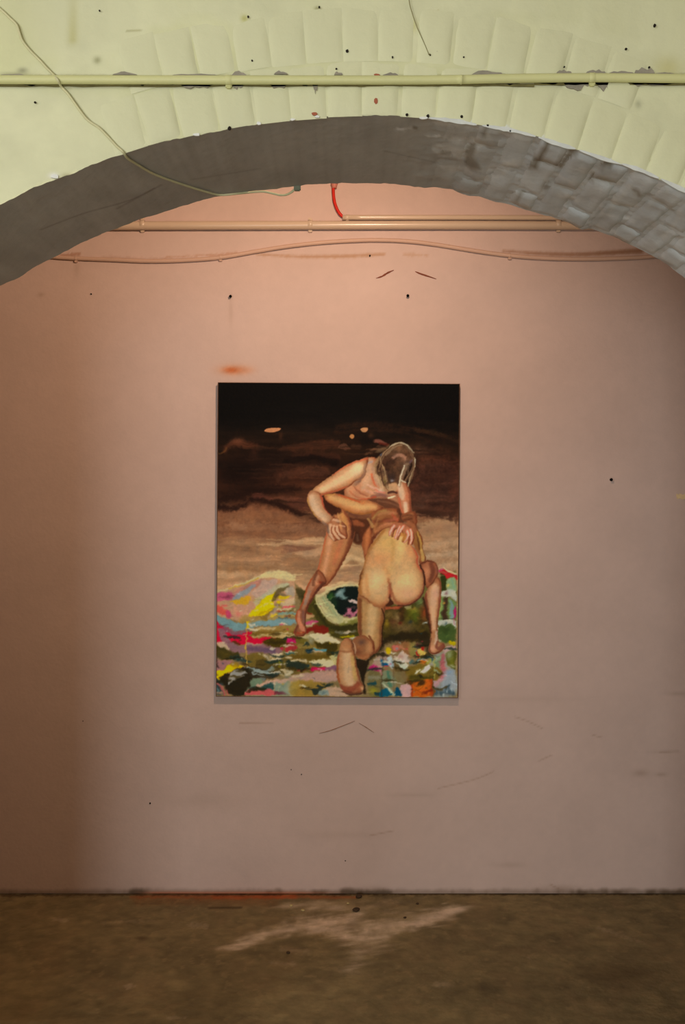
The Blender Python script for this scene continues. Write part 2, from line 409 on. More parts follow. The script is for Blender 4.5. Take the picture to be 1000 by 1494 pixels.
# soffit bricks: each a small skin that swells out of the grey paint, with its own edges
def soffit_noise(x, y, rt): return (.0012+.010*rt)*(fbm(x*28, y*20, 51)-.5)+(.0008+.004*rt)*(fbm(x*90, y*60, 61)-.5)
def soffit_brick(xa, xb_, ya, yb, proud):
    nu, nv = 10, max(8, int((yb-ya)/.014))
    u = np.concatenate([[0, .05], np.linspace(.13, .87, nu-4), [.95, 1]]); v = np.concatenate([[0, .02], np.linspace(.07, .93, nv-4), [.98, 1]])
    U_, V_ = np.meshgrid(u, v)
    x = xa+(xb_-xa)*U_; y = ya+(yb-ya)*V_
    jx = .005*(fbm(x*60, y*40, 131)-.5); jy = .006*(fbm(x*50, y*50, 137)-.5)
    x = x+jx; y = np.clip(y+jy, D_F+.004, D_B-.003)
    pf = np.minimum(ss(0, .20, np.minimum(U_, 1-U_)), ss(0, .09, np.minimum(V_, 1-V_)))
    rt = ss(.10, .30, x)
    z = zs(x, y)+soffit_noise(x, y, rt)*np.minimum(ss(0, .03, y-D_F), ss(0, .02, D_B-y)) + .0015-(.0015+proud)*pf + .003*(fbm(x*40+9, y*30, 141)-.5)*pf
    qx = 500+x*F/y; ci = np.clip(np.searchsorted(xs2, x), 0, len(xs2)-1); ri = np.clip(((y-D_F)/(D_B-D_F)*(len(ys)-1)).round().astype(int), 0, len(ys)-1)
    col = pr.C[ri, ci]*(1+random.uniform(-.05, .05))
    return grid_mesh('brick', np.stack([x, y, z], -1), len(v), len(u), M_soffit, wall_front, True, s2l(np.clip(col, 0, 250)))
a = .115; k = 0
while a < .64:
    wd_ = random.uniform(.058, .066)
    xa = ACX+AR*math.sin(a); xb_ = ACX+AR*math.sin(a+wd_/AR)
    if xb_ > JR-.01: break
    show = min(1, max(.25, (xa-.20)/.25))
    pat = [[.216, .216], [.108, .214, .106]][k % 2]
    y = D_F+.004
    for L in pat:
        L_ = min(L*random.uniform(.95, 1.05), D_B-.003-y)
        if L_ > .03: soffit_brick(xa, xb_, y, y+L_, .0048*show*random.uniform(.6, 1.25))
        y += L_+.003
    a += (wd_+.004)/AR; k += 1

# irregular flat patches lying on a surface (chips, peeled paint, cracks)
def patch(name, pts, d, m, parent, lift=.0, wobble=0):
    vs = [P(x+random.uniform(-wobble, wobble), y+random.uniform(-wobble, wobble), d) for x, y in pts]
    vs = [Vector((v.x, d, v.z)) for v in vs]
    n_ = len(vs)
    back = [Vector((v.x, d+.003, v.z)) for v in vs]
    f = [tuple(range(n_))]+[(i, (i+1) % n_, n_+(i+1) % n_, n_+i) for i in range(n_)]
    o = mesh(name, vs+back, f, m, parent)
    bm = bmesh.new(); bm.from_mesh(o.data); bmesh.ops.triangulate(bm, faces=[x for x in bm.faces if len(x.verts) > 4]); bmesh.ops.recalc_face_normals(bm, faces=bm.faces[:]); bm.to_mesh(o.data); bm.free()
    return o
def ragged(x0, x1, ytop, depth, n=9):
    pts = [(x0, ytop), (x1, ytop)]
    for i in range(n):
        t = (i+.5)/n; x = x1+(x0-x1)*t
        pts.append((x, ytop+depth*(math.sin(math.pi*t)**.5)*random.uniform(.45, 1.0)))
    return pts
DPF = D_F-.0056
for x0, x1, yt, dp in [(262, 318, 120, 13), (338, 358, 121, 10), (390, 424, 121, 9), (440, 452, 121, 6), (456, 464, 121, 16), (820, 866, 117, 16), (866, 905, 117, 20),
                       (905, 1000, 118, 9), (782, 822, 118, 8), (30, 62, 120, 6), (154, 162, 120, 4), (202, 216, 120, 6), (230, 262, 120, 5), (722, 758, 119, 6), (562, 570, 121, 4), (510, 516, 121, 4)]:
    patch('bare_patch', ragged(x0, x1, yt, dp), DPF, M_bare, wall_front)
for x0, x1, yb, h in [(164, 200, 109, 5), (338, 360, 110, 7), (400, 420, 108, 6), (250, 318, 110, 3), (688, 735, 109, 9), (558, 582, 110, 5), (812, 835, 107, 6), (855, 885, 107, 7),
                      (888, 926, 107, 5), (926, 956, 107, 11), (956, 985, 108, 3), (0, 36, 110, 4), (488, 500, 109, 6)]:
    patch('bare_patch', ragged(x0, x1, yb, -h, 7), DPF, M_bare, wall_front)
def chip(c, r, m, parent, d, name='chip', n=7, sx=1.0):
    pts = [(c[0]+r*sx*math.cos(2*math.pi*i/n)*random.uniform(.7, 1.2), c[1]+r*math.sin(2*math.pi*i/n)*random.uniform(.7, 1.2)) for i in range(n)]
    return patch(name, pts, d, m, parent)
for c, r in [((507, 74), 3.2), ((51, 149), 2.2), ((368, 88), 1.8), ((362, 24), 2), ((914, 71), 2.4), ((956, 37), 3.4), ((948, 98), 2.2), ((628, 80), 2), ((638, 74), 1.8), ((573, 83), 2),
             ((466, 10), 2), ((491, 100), 1.8), ((677, 83), 1.6), ((594, 167), 3), ((625, 169), 3.2), ((674, 170), 3), ((712, 183), 2.4), ((824, 97), 1.6), ((145, 15), 1.6), ((335, 187), 3.6), ((745, 191), 2)]:
    chip(c, r*.75, M_hole, wall_front, DPF, 'hole')
for c, r, sx in [((549, 147), 4.5, .7), ((459, 166), 3, 1.4), ((550, 109), 2, 2.2)]:
    chip(c, r, M_redbrick, wall_front, DPF, 'brick_chip', 7, sx)
for c, r, sx in [((80, 257), 3.5, 2), ((287, 196), 2.5, 2.2), ((378, 180), 2.6, 1.6), ((427, 174), 2, 2), ((463, 170), 2, 2), ((618, 172), 2.5, 3)]:
    chip(c, r, M_white, wall_front, DPF, 'paint_flake', 7, sx)

# ---------------------------------------------------------------- back wall
xw = np.concatenate([np.linspace(-2.72, -1.42, 10)[:-1], np.linspace(-1.42, 1.42, 420), np.linspace(1.42, 2.72, 10)[1:]])
zw = np.concatenate([np.linspace(0, 3.0, 430), np.linspace(3.0, TOP, 4)[1:]])
XW, ZW = np.meshgrid(xw, zw); pw_x = 500+XW*F/D_W; pw_y = 747-(ZW-EYE)*F/D_W
bw = Painter(pw_x, pw_y, PINK)
bw.C *= (1+.05*(fbm(pw_x/90, pw_y/70, 81)-.5)+.03*(fbm(pw_x/9, pw_y/9, 82)-.5))[..., None]
st = (150, 112, 88)
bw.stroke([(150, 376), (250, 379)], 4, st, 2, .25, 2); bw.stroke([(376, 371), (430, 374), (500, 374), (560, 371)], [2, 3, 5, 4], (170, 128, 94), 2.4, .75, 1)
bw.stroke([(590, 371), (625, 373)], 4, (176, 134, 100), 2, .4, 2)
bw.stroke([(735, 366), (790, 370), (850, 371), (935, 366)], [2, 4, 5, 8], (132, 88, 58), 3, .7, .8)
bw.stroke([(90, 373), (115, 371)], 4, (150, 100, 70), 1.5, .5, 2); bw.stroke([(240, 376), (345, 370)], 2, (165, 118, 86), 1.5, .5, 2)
bw.blob((341, 540), (20, 7), (206, 122, 70), .6, tex=.3); bw.blob((338, 540), (10, 4), (196, 96, 40), .8, tex=.3); bw.blob((357, 540), (13, 5), (206, 134, 92), .35)
for c, r, a in [((337, 455), (3, 22), .22), ((60, 430), (5, 3), .4), ((112, 392), (5, 10), .25), ((935, 1128), (12, 5), .4), ((965, 1130), (8, 3), .4), ((300, 1168), (60, 12), .12),
                ((760, 1020), (80, 4), .10), ((500, 1218), (60, 5), .12), ((555, 450), (60, 40), .05), ((600, 1160), (30, 3), .2), ((970, 1097), (20, 2), .25), ((990, 1012), (16, 3), .3),
                ((745, 1262), (22, 4), .22), ((820, 1295), (30, 4), .3), ((545, 1297), (20, 5), .3), ((690, 1200), (150, 60), .05)]:
    bw.blob(c, r, (118, 92, 72), a*.6)
for pts in [[(752, 1046), (772, 1053), (792, 1063)], [(787, 1110), (805, 1102)], [(640, 1150), (690, 1138), (720, 1126)], [(350, 1055), (400, 1056)], [(803, 1290), (822, 1300)],
            [(540, 1219), (575, 1212)], [(865, 1072), (878, 1076)], [(964, 1097), (990, 1096)]]:
    bw.stroke(pts, 1.4, (140, 106, 84), 1.4, .36)
# grime along the foot of the wall, ragged
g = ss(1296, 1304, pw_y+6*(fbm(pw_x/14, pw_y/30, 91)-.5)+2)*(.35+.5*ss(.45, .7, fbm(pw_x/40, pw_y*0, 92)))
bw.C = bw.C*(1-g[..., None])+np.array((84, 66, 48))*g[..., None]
g = ss(1299, 1304, pw_y)*ss(190, 230, pw_x)*(1-ss(420, 520, pw_x))*.7
bw.C = bw.C*(1-g[..., None])+np.array((190, 92, 50))*g[..., None]
Vw = np.stack([XW, np.full(XW.shape, D_W)+.0022*(fbm(pw_x/60, pw_y/60, 95)-.5), ZW], -1)
wall_back = grid_mesh('wall_back', Vw, len(zw), len(xw), M_pink, None, True, s2l(bw.C))
tag(wall_back, 'pink painted back wall behind the arch with cracks and stains', None, None, 'structure')
DPW = D_W-.0022
def line_patch(pts, w0, m, name, parent=wall_back, d=DPW):
    p = catmull(pts, False, 4); n_ = len(p); up = []; dn = []
    for i, (x, y) in enumerate(p):
        t = p[min(i+1, n_-1)]-p[max(i-1, 0)]; t = t/np.linalg.norm(t); nx, ny = -t[1], t[0]
        ww = w0*(.25+.75*math.sin(math.pi*i/(n_-1)))*random.uniform(.7, 1.2)/2
        up.append((x+nx*ww, y+ny*ww)); dn.append((x-nx*ww, y-ny*ww))
    return patch(name, up+dn[::-1], d, m, parent)
line_patch([(549, 406), (558, 403), (566, 398), (575, 394)], 2.6, M_crack, 'crack')
line_patch([(606, 396), (613, 399), (622, 402), (637, 407)], 2.8, M_crack, 'crack')
M_grime_shadow = mat('grime_shadow_line', (122, 114, 72), .9, 0, 1, .3, 30)  # strips under the conduit: grime with the pipe's shadow in their colour
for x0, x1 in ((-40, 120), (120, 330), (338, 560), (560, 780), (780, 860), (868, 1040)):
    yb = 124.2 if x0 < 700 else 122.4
    patch('grime_shadow_line', [(x0, yb-2), (x1, yb-2)]+[(x1+(x0-x1)*i/8, yb+1.3+random.uniform(-.6, .9)) for i in range(9)], DPF, M_grime_shadow, wall_front)
for pts in ([(626, 172), (650, 174.5), (675, 178), (696, 182)], [(704, 183), (730, 187), (752, 191), (782, 199)], [(786, 200), (815, 210), (840, 217)], [(846, 219), (880, 231), (905, 239)], [(908, 239), (935, 248), (962, 260)], [(965, 261), (985, 271), (1012, 284)]):
    line_patch(pts, 6.5, M_white2, 'paint_lip', wall_front, DPF)
M_crack2 = mat('crack_tan', (150, 110, 84), .9, 0, 1, .2, 60)
line_patch([(466, 1070), (482, 1066), (498, 1060), (518, 1052)], 1.2, M_crack2, 'crack')
line_patch([(524, 1055), (534, 1061), (546, 1069)], 1.0, M_crack2, 'crack')
for c, r in [((540, 373), 1.8), ((219, 1172), 1.4), ((121, 1052), .9), ((133, 429), 1.5), ((425, 1123), .9), ((504, 1256), 1), ((440, 1130), 1)]:
    chip(c, r, M_hole, wall_back, DPW, 'hole', 6)

# ---------------------------------------------------------------- floor
fpx = np.concatenate([np.linspace(-2.72, -1.45, 8)[:-1], np.linspace(-1.45, 1.45, 400), np.linspace(1.45, 2.72, 8)[1:]])
fpy = np.concatenate([np.linspace(-3.0, 3.05, 12)[:-1], np.linspace(3.05, D_W+.01, 240)])
XF, YF = np.meshgrid(fpx, fpy)
qx = 500+XF*F/np.maximum(YF, .2); qy = 747+EYE*F/np.maximum(YF, .2)
fp = Painter(qx, qy, (126, 111, 78))
n1 = fbm(XF*5, YF*5, 101); n2 = fbm(XF*26, YF*26, 102); n3 = fbm(XF*11+5, YF*7, 103)
fp.C *= (1+.30*(n1-.5)+.32*(n2-.5))[..., None]
k = ss(.50, .72, n3)*.35
fp.C = fp.C*(1-k[..., None])+np.array((134, 112, 80))*k[..., None]
k = ss(.66, .74, fbm(XF*42, YF*30, 105))*.5
fp.C = fp.C*(1-k[..., None])+np.array((150, 130, 92))*k[..., None]
def ww_max(w_): return max(w_) if hasattr(w_, '__len__') else w_
def chalk(pts, wd, a, f=8, col=(222, 200, 176)):
    # a smear of plaster dust: a thin veil, then broken grains strewn along it
    fp.stroke(pts, wd, col, f if ww_max(wd) >= 9 else min(f, 4), min(1, a*.62), 3, None, .3, .25)
    p_ = catmull(pts, False, 6); ww = np.interp(np.linspace(0, 1, len(p_)), np.linspace(0, 1, len(wd)), wd) if hasattr(wd, '__len__') else np.full(len(p_), float(wd))
    for (x, y), w_ in zip(p_, ww) if ww.max() >= 9 and f > 3 else ():
        for _ in range(3):
            fp.blob((x+random.gauss(0, 9), y+random.gauss(0, w_*.42)), (random.uniform(4, 15), random.uniform(1, 3.2)), col, min(.6, a*random.uniform(.3, 1.0)), None, -.12)
chalk([(330, 1383), (365, 1372), (400, 1360), (440, 1350), (480, 1345)], [4, 9, 10, 14, 10], .55)
chalk([(470, 1352), (520, 1349), (570, 1352), (610, 1346), (650, 1334), (668, 1326)], [12, 20, 12, 10, 12, 6], .5)
chalk([(440, 1345), (480, 1355), (510, 1368), (550, 1365)], [12, 22, 16, 6], .42)
chalk([(480, 1345), (505, 1338), (520, 1332)], [10, 10, 6], .4); chalk([(600, 1350), (635, 1333), (662, 1325)], [6, 11, 6], .45)
chalk([(530, 1365), (522, 1390), (512, 1418)], [22, 20, 8], .22, 8); chalk([(415, 1322), (460, 1320), (500, 1324)], [4, 10, 4], .25)
chalk([(560, 1372), (545, 1385)], 18, .2, 8); chalk([(410, 1384), (450, 1388)], 6, .3); chalk([(395, 1405), (430, 1406)], 4, .35)
chalk([(620, 1316), (700, 1310)], 8, .18, 4, (176, 146, 96)); chalk([(440, 1330), (560, 1320)], 20, .18, 8); chalk([(560, 1345), (600, 1330)], 20, .2, 8)
chalk([(280, 1349), (300, 1350)], 8, .35, 3); chalk([(635, 1436), (660, 1436)], 6, .35, 3); chalk([(870, 1352), (890, 1358), (940, 1375)], [3, 5, 2], .3, 3); chalk([(185, 1438), (196, 1438)], 6, .45, 2)
chalk([(80, 1341), (98, 1341)], 4, .4, 2); chalk([(150, 1346), (230, 1343)], 3, .2, 2); chalk([(330, 1484), (410, 1485)], 3, .4, 2, (150, 140, 96)); chalk([(245, 1485), (270, 1483)], 5, .35, 2)
chalk([(0, 1490), (70, 1492)], 4, .4, 3, (150, 150, 130)); chalk([(860, 1470), (960, 1469)], 3, .2, 2, (150, 140, 110)); chalk([(770, 1396), (772, 1397)], 3, .4, 1)
fp.stroke([(190, 1308), (240, 1307), (320, 1308), (420, 1307), (520, 1308)], [3, 6, 7, 7, 3], (164, 92, 52), 3, .7, 2); fp.stroke([(310, 1307), (430, 1307)], 6, (186, 88, 44), 3, .7, 2)
fp.stroke([(200, 1312), (400, 1313)], 14, (140, 84, 44), 6, .3, 2)
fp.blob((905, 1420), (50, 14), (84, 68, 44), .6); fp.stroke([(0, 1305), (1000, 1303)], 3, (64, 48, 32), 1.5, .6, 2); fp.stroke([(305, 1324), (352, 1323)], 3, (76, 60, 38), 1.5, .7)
fp.blob((207, 1368), (10, 3), (76, 60, 40), .6)
ZF = -.004*ss(0, 1, n1)+.003*(n2-.5)
Vf = np.stack([XF, YF, ZF], -1)
floor = grid_mesh('floor', Vf, len(fpy), len(fpx), M_floor, None, True, s2l(fp.C))
tag(floor, 'dusty olive brown concrete floor with a pale plaster smear', None, None, 'structure')

# ---------------------------------------------------------------- rest of the two rooms (outside the frame)
def span(n_, a, b, m, parent=None):
    o = box(n_, [(p+q)/2 for p, q in zip(a, b)], [abs(q-p) for p, q in zip(a, b)], m, parent)
    if parent is None: tag(o, None, None, None, 'structure')
    return o
ceil = span('ceiling', (-2.9, -3.0, TOP), (2.9, D_W+.2, TOP+.2), M_room)
wr = span('wall_right', (2.62, -3.0, 0), (2.9, D_W+.2, TOP), M_room)
wl = span('wall_left', (-2.9, -1.7, 0), (-2.66, D_W+.2, 2.39), M_room)
span('pier', (-2.9, -3.0, 0), (-2.66, -1.7, TOP), M_room, wl); span('pier', (-2.9, -.3, 2.39), (-2.66, D_W+.2, TOP), M_room, wl); span('lintel', (-2.9, -1.7, 3.05), (-2.66, -.3, TOP), M_room, wl)
wb = span('wall_rear', (-.18, -3.0, 0), (2.62, -2.8, TOP), M_room)
span('pier', (-2.66, -3.0, 0), (-1.46, -2.8, TOP), M_room, wb); span('lintel', (-1.46, -3.0, 2.0), (-.18, -2.8, TOP), M_room, wb)
wf = span('window_1', (-2.80, -1.7, 2.39), (-2.76, -.3, 2.43), M_frame)
span('rail', (-2.80, -1.7, 3.01), (-2.76, -.3, 3.05), M_frame, wf); span('stile', (-2.80, -1.7, 2.43), (-2.76, -1.66, 3.01), M_frame, wf); span('stile', (-2.80, -.34, 2.43), (-2.76, -.3, 3.01), M_frame, wf); span('mullion', (-2.80, -1.02, 2.43), (-2.76, -.98, 3.01), M_frame, wf)

# ---------------------------------------------------------------- conduits and cables
def thing(name, label, cat, loc=(0, 0, 0), group=None):
    o = bpy.data.objects.new(name, None); C.objects.link(o); o.location = loc; o.empty_display_size = .05
    return tag(o, label, cat, group)
def saddle(parent, c, d, w_px, h_px, m, name='clip'):
    # half collar with one lug under the pipe
    p = P(*c, d); s = d/F
    bm = bmesh.new()
    bmesh.ops.create_cube(bm, size=1)
    for v in bm.verts: v.co = Vector((p.x+v.co.x*w_px*s, d+v.co.y*.012, p.z+v.co.z*h_px*s))
    bmesh.ops.bevel(bm, geom=bm.edges[:], offset=.0022, segments=2, affect='EDGES')
    me = bpy.data.meshes.new(name); bm.to_mesh(me); bm.free(); me.materials.append(m)
    o = link_mesh(name, me, parent)
    return o
def collar(parent, c, d, r, w_, m):
    a = P(*c, d); pts = [a+Vector((-w_/2, 0, 0)), a+Vector((-w_/2+.001, 0, 0)), a+Vector((w_/2-.001, 0, 0)), a+Vector((w_/2, 0, 0))]
    return tube('collar', pts, [r*.9, r, r, r*.9], m, parent, 14)
dp = D_F-.0155
front_pipe = thing('conduit', 'lime painted electrical conduit crossing the wall above the arch', 'conduit')
pp = [P(x, y, dp) for x, y in [(-320, 116.5), (-50, 116.3), (200, 116.5), (420, 116.8), (600, 116.8), (673, 116.0)]]
tube('pipe', smooth_path(pp, 5), .0088, M_lime_pipe, front_pipe, 16)
pp = [P(x, y, dp) for x, y in [(673, 116.2), (740, 114.6), (865, 113.4), (1000, 114.6), (1320, 117)]]
tube('pipe', smooth_path(pp, 5), .0088, M_lime_pipe, front_pipe, 16)
collar(front_pipe, (673, 116.2), dp, .0096, .004, M_lime_pipe)
for c in ((334, 116.7), (864, 113.5)):
    collar(front_pipe, c, dp, .0100, .013, M_lime_pipe); saddle(front_pipe, (c[0], c[1]+8.5), dp+.008, 9, 8, M_lime_pipe)

wire = thing('wire', 'thin cream wire running diagonally down the lime wall under the arch', 'wire')
dw = D_F-.0075
wp1 = [P(x, y, dw) for x, y in [(-60, -20), (-25, -6), (0, 13), (14, 26), (24, 36), (28, 47), (33, 60), (44, 74), (58, 88), (68, 99), (77, 108)]]+[P(84, 116.5, D_F-.0288)] + \
      [P(x, y, dw) for x, y in [(90, 127), (100, 138), (112, 155), (124, 171), (133, 179), (144, 186), (158, 200), (170, 213), (180, 222)]]
so = [on_soffit(x, y) for x, y in [(186, 228), (200, 237), (222, 250), (250, 261), (280, 271), (300, 277), (320, 282), (342, 280.5)]]
so = [p+Vector((0, 0, -.004)) for p in so]
wp2 = [P(x, y, D_B+.006) for x, y in [(365, 280.5), (385, 279.5), (397, 282), (409, 284.5), (418, 284), (426, 280), (431, 275)]]
tube('cable', smooth_path(wp1+so+wp2, 4), .0027, M_wire, wire, 8)
saddle(wire, (434, 273), D_B+.004, 10, 11, mat('grey_green_clip', (120, 124, 104), .7, 0, 1, .05, 9))

hw = thing('wire', 'hair thin dark wire hanging from the top of the lime wall', 'wire')
tube('cable', smooth_path([P(x, y, D_F-.0058) for x, y in [(594, -40), (597, 0), (602, 20), (609, 40), (618, 60), (626, 79)]], 4), .0009, mat('thin_grey_wire', (140, 134, 92), .6, 0, 1, 0), hw, 6)
saddle(hw, (627, 80), D_F-.0058, 3.4, 3.4, mat('wire_end_stain', (120, 110, 66), .6, 0, 1, 0), 'staple')

dc = D_W-.020
bigp = thing('conduit', 'thick pink painted conduit running level high on the pink wall', 'conduit')
tube('pipe', smooth_path([P(x, y, dc) for x, y in [(-440, 330), (20, 329.4), (300, 329), (500, 328.6), (700, 328.6), (1060, 330), (1440, 331)]], 4), .0172, M_pinkpipe, bigp, 20)
for x, y in ((208, 328), (453, 328), (815, 328)):
    collar(bigp, (x, y), dc, .0185, .020, M_pinkpipe); saddle(bigp, (x, y+8.2), D_W-.006, 6, 5.5, M_pinkpipe); 
    if x < 480: saddle(bigp, (x, y-8), D_W-.004, 6, 4, M_pinkpipe)
smp = thing('conduit', 'slimmer pink conduit starting at the red cable, just above the thick one', 'conduit')
tube('pipe', smooth_path([P(x, y, dc+.006) for x, y in [(500, 317.4), (650, 317.4), (800, 317.8), (1050, 319), (1440, 320)]], 4), .0104, M_pinkpipe, smp, 16)
for x in (507, 812):
    collar(smp, (x, 317.4), dc+.006, .0115, .012, M_pinkpipe); saddle(smp, (x, 322.6), D_W-.006, 5, 4, M_pinkpipe)
rc = thing('cable', 'red cable dropping from a salmon gland into the slim conduit', 'cable')
tube('sheath', smooth_path([P(x, y, dc+.006) for x, y in [(486.5, 268), (487, 285), (489, 297), (493, 307), (498, 314), (504, 317.4)]], 6), .0062, M_red, rc, 12)
gp = [P(488, y, dc+.006) for y in (250, 268, 268.5, 272, 275)]
tube('cable_gland', gp, [.013, .013, .0145, .0115, .0095], M_gland, rc, 12)
pc = thing('cable', 'pink painted cable bowing along the pink wall below the conduits', 'cable')
cpts = [(-440, 352), (-200, 354), (-20, 362), (40, 371), (80, 375), (112, 377), (165, 379), (215, 381), (265, 380), (320, 376), (370, 367.5), (420, 359.5), (470, 354), (520, 351), (560, 350.5), (600, 352.5), (640, 357.5), (680, 364), (720, 370), (760, 374.5), (800, 377), (850, 378), (900, 377), (950, 374.5), (1040, 366), (1200, 358), (1440, 356)]
tube('sheath', smooth_path([P(x, y, D_W-.0085) for x, y in cpts], 5), .0084, M_pinkcable, pc, 12)
for x, y in ((111, 377), (322, 375.5), (744, 373)):
    collar(pc, (x, y), D_W-.0085, .0096, .010, M_pinkcable); saddle(pc, (x, y+4.4), D_W-.005, 5, 3.4, M_pinkcable)

# ---------------------------------------------------------------- nails, tape, debris
def nail(c, r, label, grp=None):
    t = thing('nail', label, 'nail', P(*c, D_W), grp); s = D_W/F
    tube('shank', [Vector((0, -.014, 0)), Vector((0, .004, 0))], r*s*.55, M_steel, t, 8)
    tube('head', [Vector((0, -.0165, 0)), Vector((0, -.016, 0)), Vector((0, -.0145, 0)), Vector((0, -.014, 0))], [r*s*.8, r*s, r*s, r*s*.8], M_steel, t, 10)
nail((891, 700), 2.3, 'dark nail in the bare pink wall right of the painting')
nail((595, 432.5), 2.2, 'dark nail above the painting, under the two slanted cracks')
nail((337, 433.5), 2.2, 'dark nail above the orange stain and the painting corner')
tp = patch('tape_strip', [(988, 720), (990, 722), (993, 720), (997, 722), (1001, 720.5), (1006, 721), (1016, 720), (1016, 728), (1004, 728.5), (999, 728), (996, 729), (993, 727), (989, 728), (987.5, 724)], D_W-.003, M_tape, None)
tag(tp, 'small beige strip of torn tape stuck on the pink wall', 'tape')
def pebble(c, r, m, label, sq=.6):
    p = floor_pt(*c); s = p.y/F; bm = bmesh.new(); bmesh.ops.create_icosphere(bm, subdivisions=2, radius=1)
    for v in bm.verts:
        q = v.co; k_ = 1+.35*(float(fbm(np.array([q.x*1.3+c[0]]), np.array([q.y*1.3+q.z+c[1]]))[0])-.5)*2
        v.co = Vector((q.x*r*s*k_*1.2, q.y*r*s*k_, q.z*r*s*k_*sq))
    me = bpy.data.meshes.new('pebble'); bm.to_mesh(me); bm.free(); me.materials.append(m)
    o = link_mesh('pebble', me); o.location = (p.x, p.y, r*s*sq*.8-.002); o.rotation_euler = (0, 0, random.uniform(0, 3))
    tag(o, label, 'pebble')
pebble((520, 1328.5), 5, M_stone, 'dark brown stone on the floor in front of the wall', .55)
pebble((524, 1308.5), 5, M_stone, 'dark crumb lying against the foot of the pink wall', .5)
pebble((609, 1318.5), 2.2, M_stone, 'tiny dark pebble by the wall, right of the stone')
pebble((591, 1338.5), 2.6, M_stone, 'small flat dark pebble on the pale plaster smear', .35)
pebble((425, 1321.5), 2.6, M_crumb, 'light yellow crumb on the floor left of the dark stone')
pebble((508, 1318), 1.8, M_crumb, 'tiny pale crumb on the floor just above the dark stone')
pebble((442, 1328), 3, M_crumb, 'pale crumb at the upper left of the plaster smear', .4)
pebble((421, 1390), 2.6, M_stone, 'dark crumb on the floor below the plaster smear')

# ---------------------------------------------------------------- the painting (oil on canvas, hung on the back wall)
PX0, PX1, PY0, PY1 = 317.5, 669.0, 559.5, 1016.5
NX, NY = 470, 612
ux = np.linspace(PX0, PX1, NX); uy = np.linspace(PY0, PY1, NY)
UX, UY = np.meshgrid(ux, uy)
A = Painter(UX, UY, (16, 13, 11))
def fr(x0, y0, s): return lambda *p: [(x0+a/s, y0+b/s) for a, b in p]
ka = fr(310, 550, 5.556); kb = fr(490, 550, 5.263); kc = fr(310, 680, 5.556); kd = fr(490, 680, 5.263)
ke = fr(310, 820, 8.333); kf = fr(420, 820, 7.692); kg = fr(540, 810, 7.143); kh = fr(310, 920, 8.333)
ki = fr(420, 920, 7.692); kj = fr(540, 910, 7.143); kk = fr(430, 635, 5.263); kl = fr(500, 750, 6.25)
# ground: black sky over umber, over pale dunes
st = fbm(UX/90, UY/11, 201, 4); st2 = fbm(UX/40, UY/9, 203, 4)
yy = UY+16*(st-.5)
stops = [(560, (15, 12, 10)), (610, (17, 13, 11)), (634, (30, 20, 14)), (655, (42, 26, 17)), (680, (40, 24, 17)), (705, (54, 31, 21)), (728, (66, 40, 28)), (744, (100, 65, 46)),
         (762, (134, 94, 69)), (785, (146, 104, 78)), (815, (160, 118, 88)), (845, (170, 128, 96)), (1020, (150, 112, 84))]
A.C = np.stack([np.interp(yy, [q[0] for q in stops], [q[1][c] for q in stops]) for c in range(3)], -1)
A.C *= (1+.75*(st-.5)+.35*(st2-.5))[..., None]
S, B, Q = A.stroke, A.poly, A.blob
# dark half
Q((345, 590), (60, 40), (14, 11, 9), .9); Q((610, 585), (80, 34), (13, 10, 9), .9); Q((470, 580), (120, 26), (14, 11, 9), .9)
Q((350, 690), (40, 22), (20, 12, 9), .8); Q((395, 665), (26, 10), (24, 14, 10), .6)
S(ka((90, 610), (130, 560), (200, 540), (270, 560), (350, 560)), [6, 9, 11, 10, 5], (82, 48, 33), 3, .8, 2, bris=.4)
Q(ka((200, 525))[0], (8, 5), (100, 62, 44), .7); Q(ka((335, 620))[0], (7, 11), (66, 38, 26), .5); Q(ka((550, 480))[0], (3, 6), (78, 46, 30), .5)
S(ka((45, 625), (90, 610), (110, 580)), 2, (98, 66, 34), 1, .6)
B(ka((418, 440), (440, 422), (500, 416), (548, 420), (530, 440), (480, 452), (440, 450)), (176, 116, 82), .8, 1, .3)
S(ka((520, 590), (650, 575), (800, 555), (1000, 545)), [2, 8, 12, 12], (72, 42, 29), 3, .7, 2, bris=.6)
S(ka((650, 640), (800, 630), (1000, 650)), [5, 8, 9], (66, 38, 27), 3, .6, 2, bris=.6)
S(ka((560, 800), (700, 780), (880, 760), (950, 780)), [6, 14, 14, 6], (80, 50, 35), 3, .7, 3, bris=.5)
S(ka((600, 690), (800, 660), (1000, 700)), 9, (22, 13, 10), 3, .8, 2)
for a_, b_ in [(400, 60), (380, 120), (430, 180)]:
    S(kb((0, a_), (300, a_-25), (600, a_+10), (930, a_+b_)), [4, 5, 4, 3], (50, 30, 20), 2.5, .5, 2, bris=.6)
S(kb((600, 400), (750, 420), (930, 500)), [5, 7, 5], (58, 38, 24), 3, .6, 2, bris=.7)
S(kb((650, 560), (800, 480), (930, 520)), [5, 8, 6], (30, 19, 14), 3, .7, 2)
B(kb((640, 590), (800, 570), (930, 640), (930, 790), (640, 790), (610, 690)), (66, 38, 27), 8, .75, 6, tex=.5)
for c, r, col in [((700, 620), (14, 7), (86, 52, 36)), ((820, 700), (16, 8), (92, 54, 40)), ((900, 760), (9, 9), (104, 62, 46)), ((760, 590), (12, 4), (36, 22, 16)), ((700, 700), (10, 5), (42, 24, 18)), ((640, 560), (12, 7), (88, 60, 46))]:
    Q(kb(c)[0], r, col, .65, tex=.3)
B(kb((185, 400), (205, 388), (235, 387), (243, 402), (225, 422), (200, 420)), (166, 116, 82), .8, 1, .3); B(kb((102, 455), (115, 438), (135, 445), (136, 465), (118, 474)), (160, 108, 70), .8, 1)
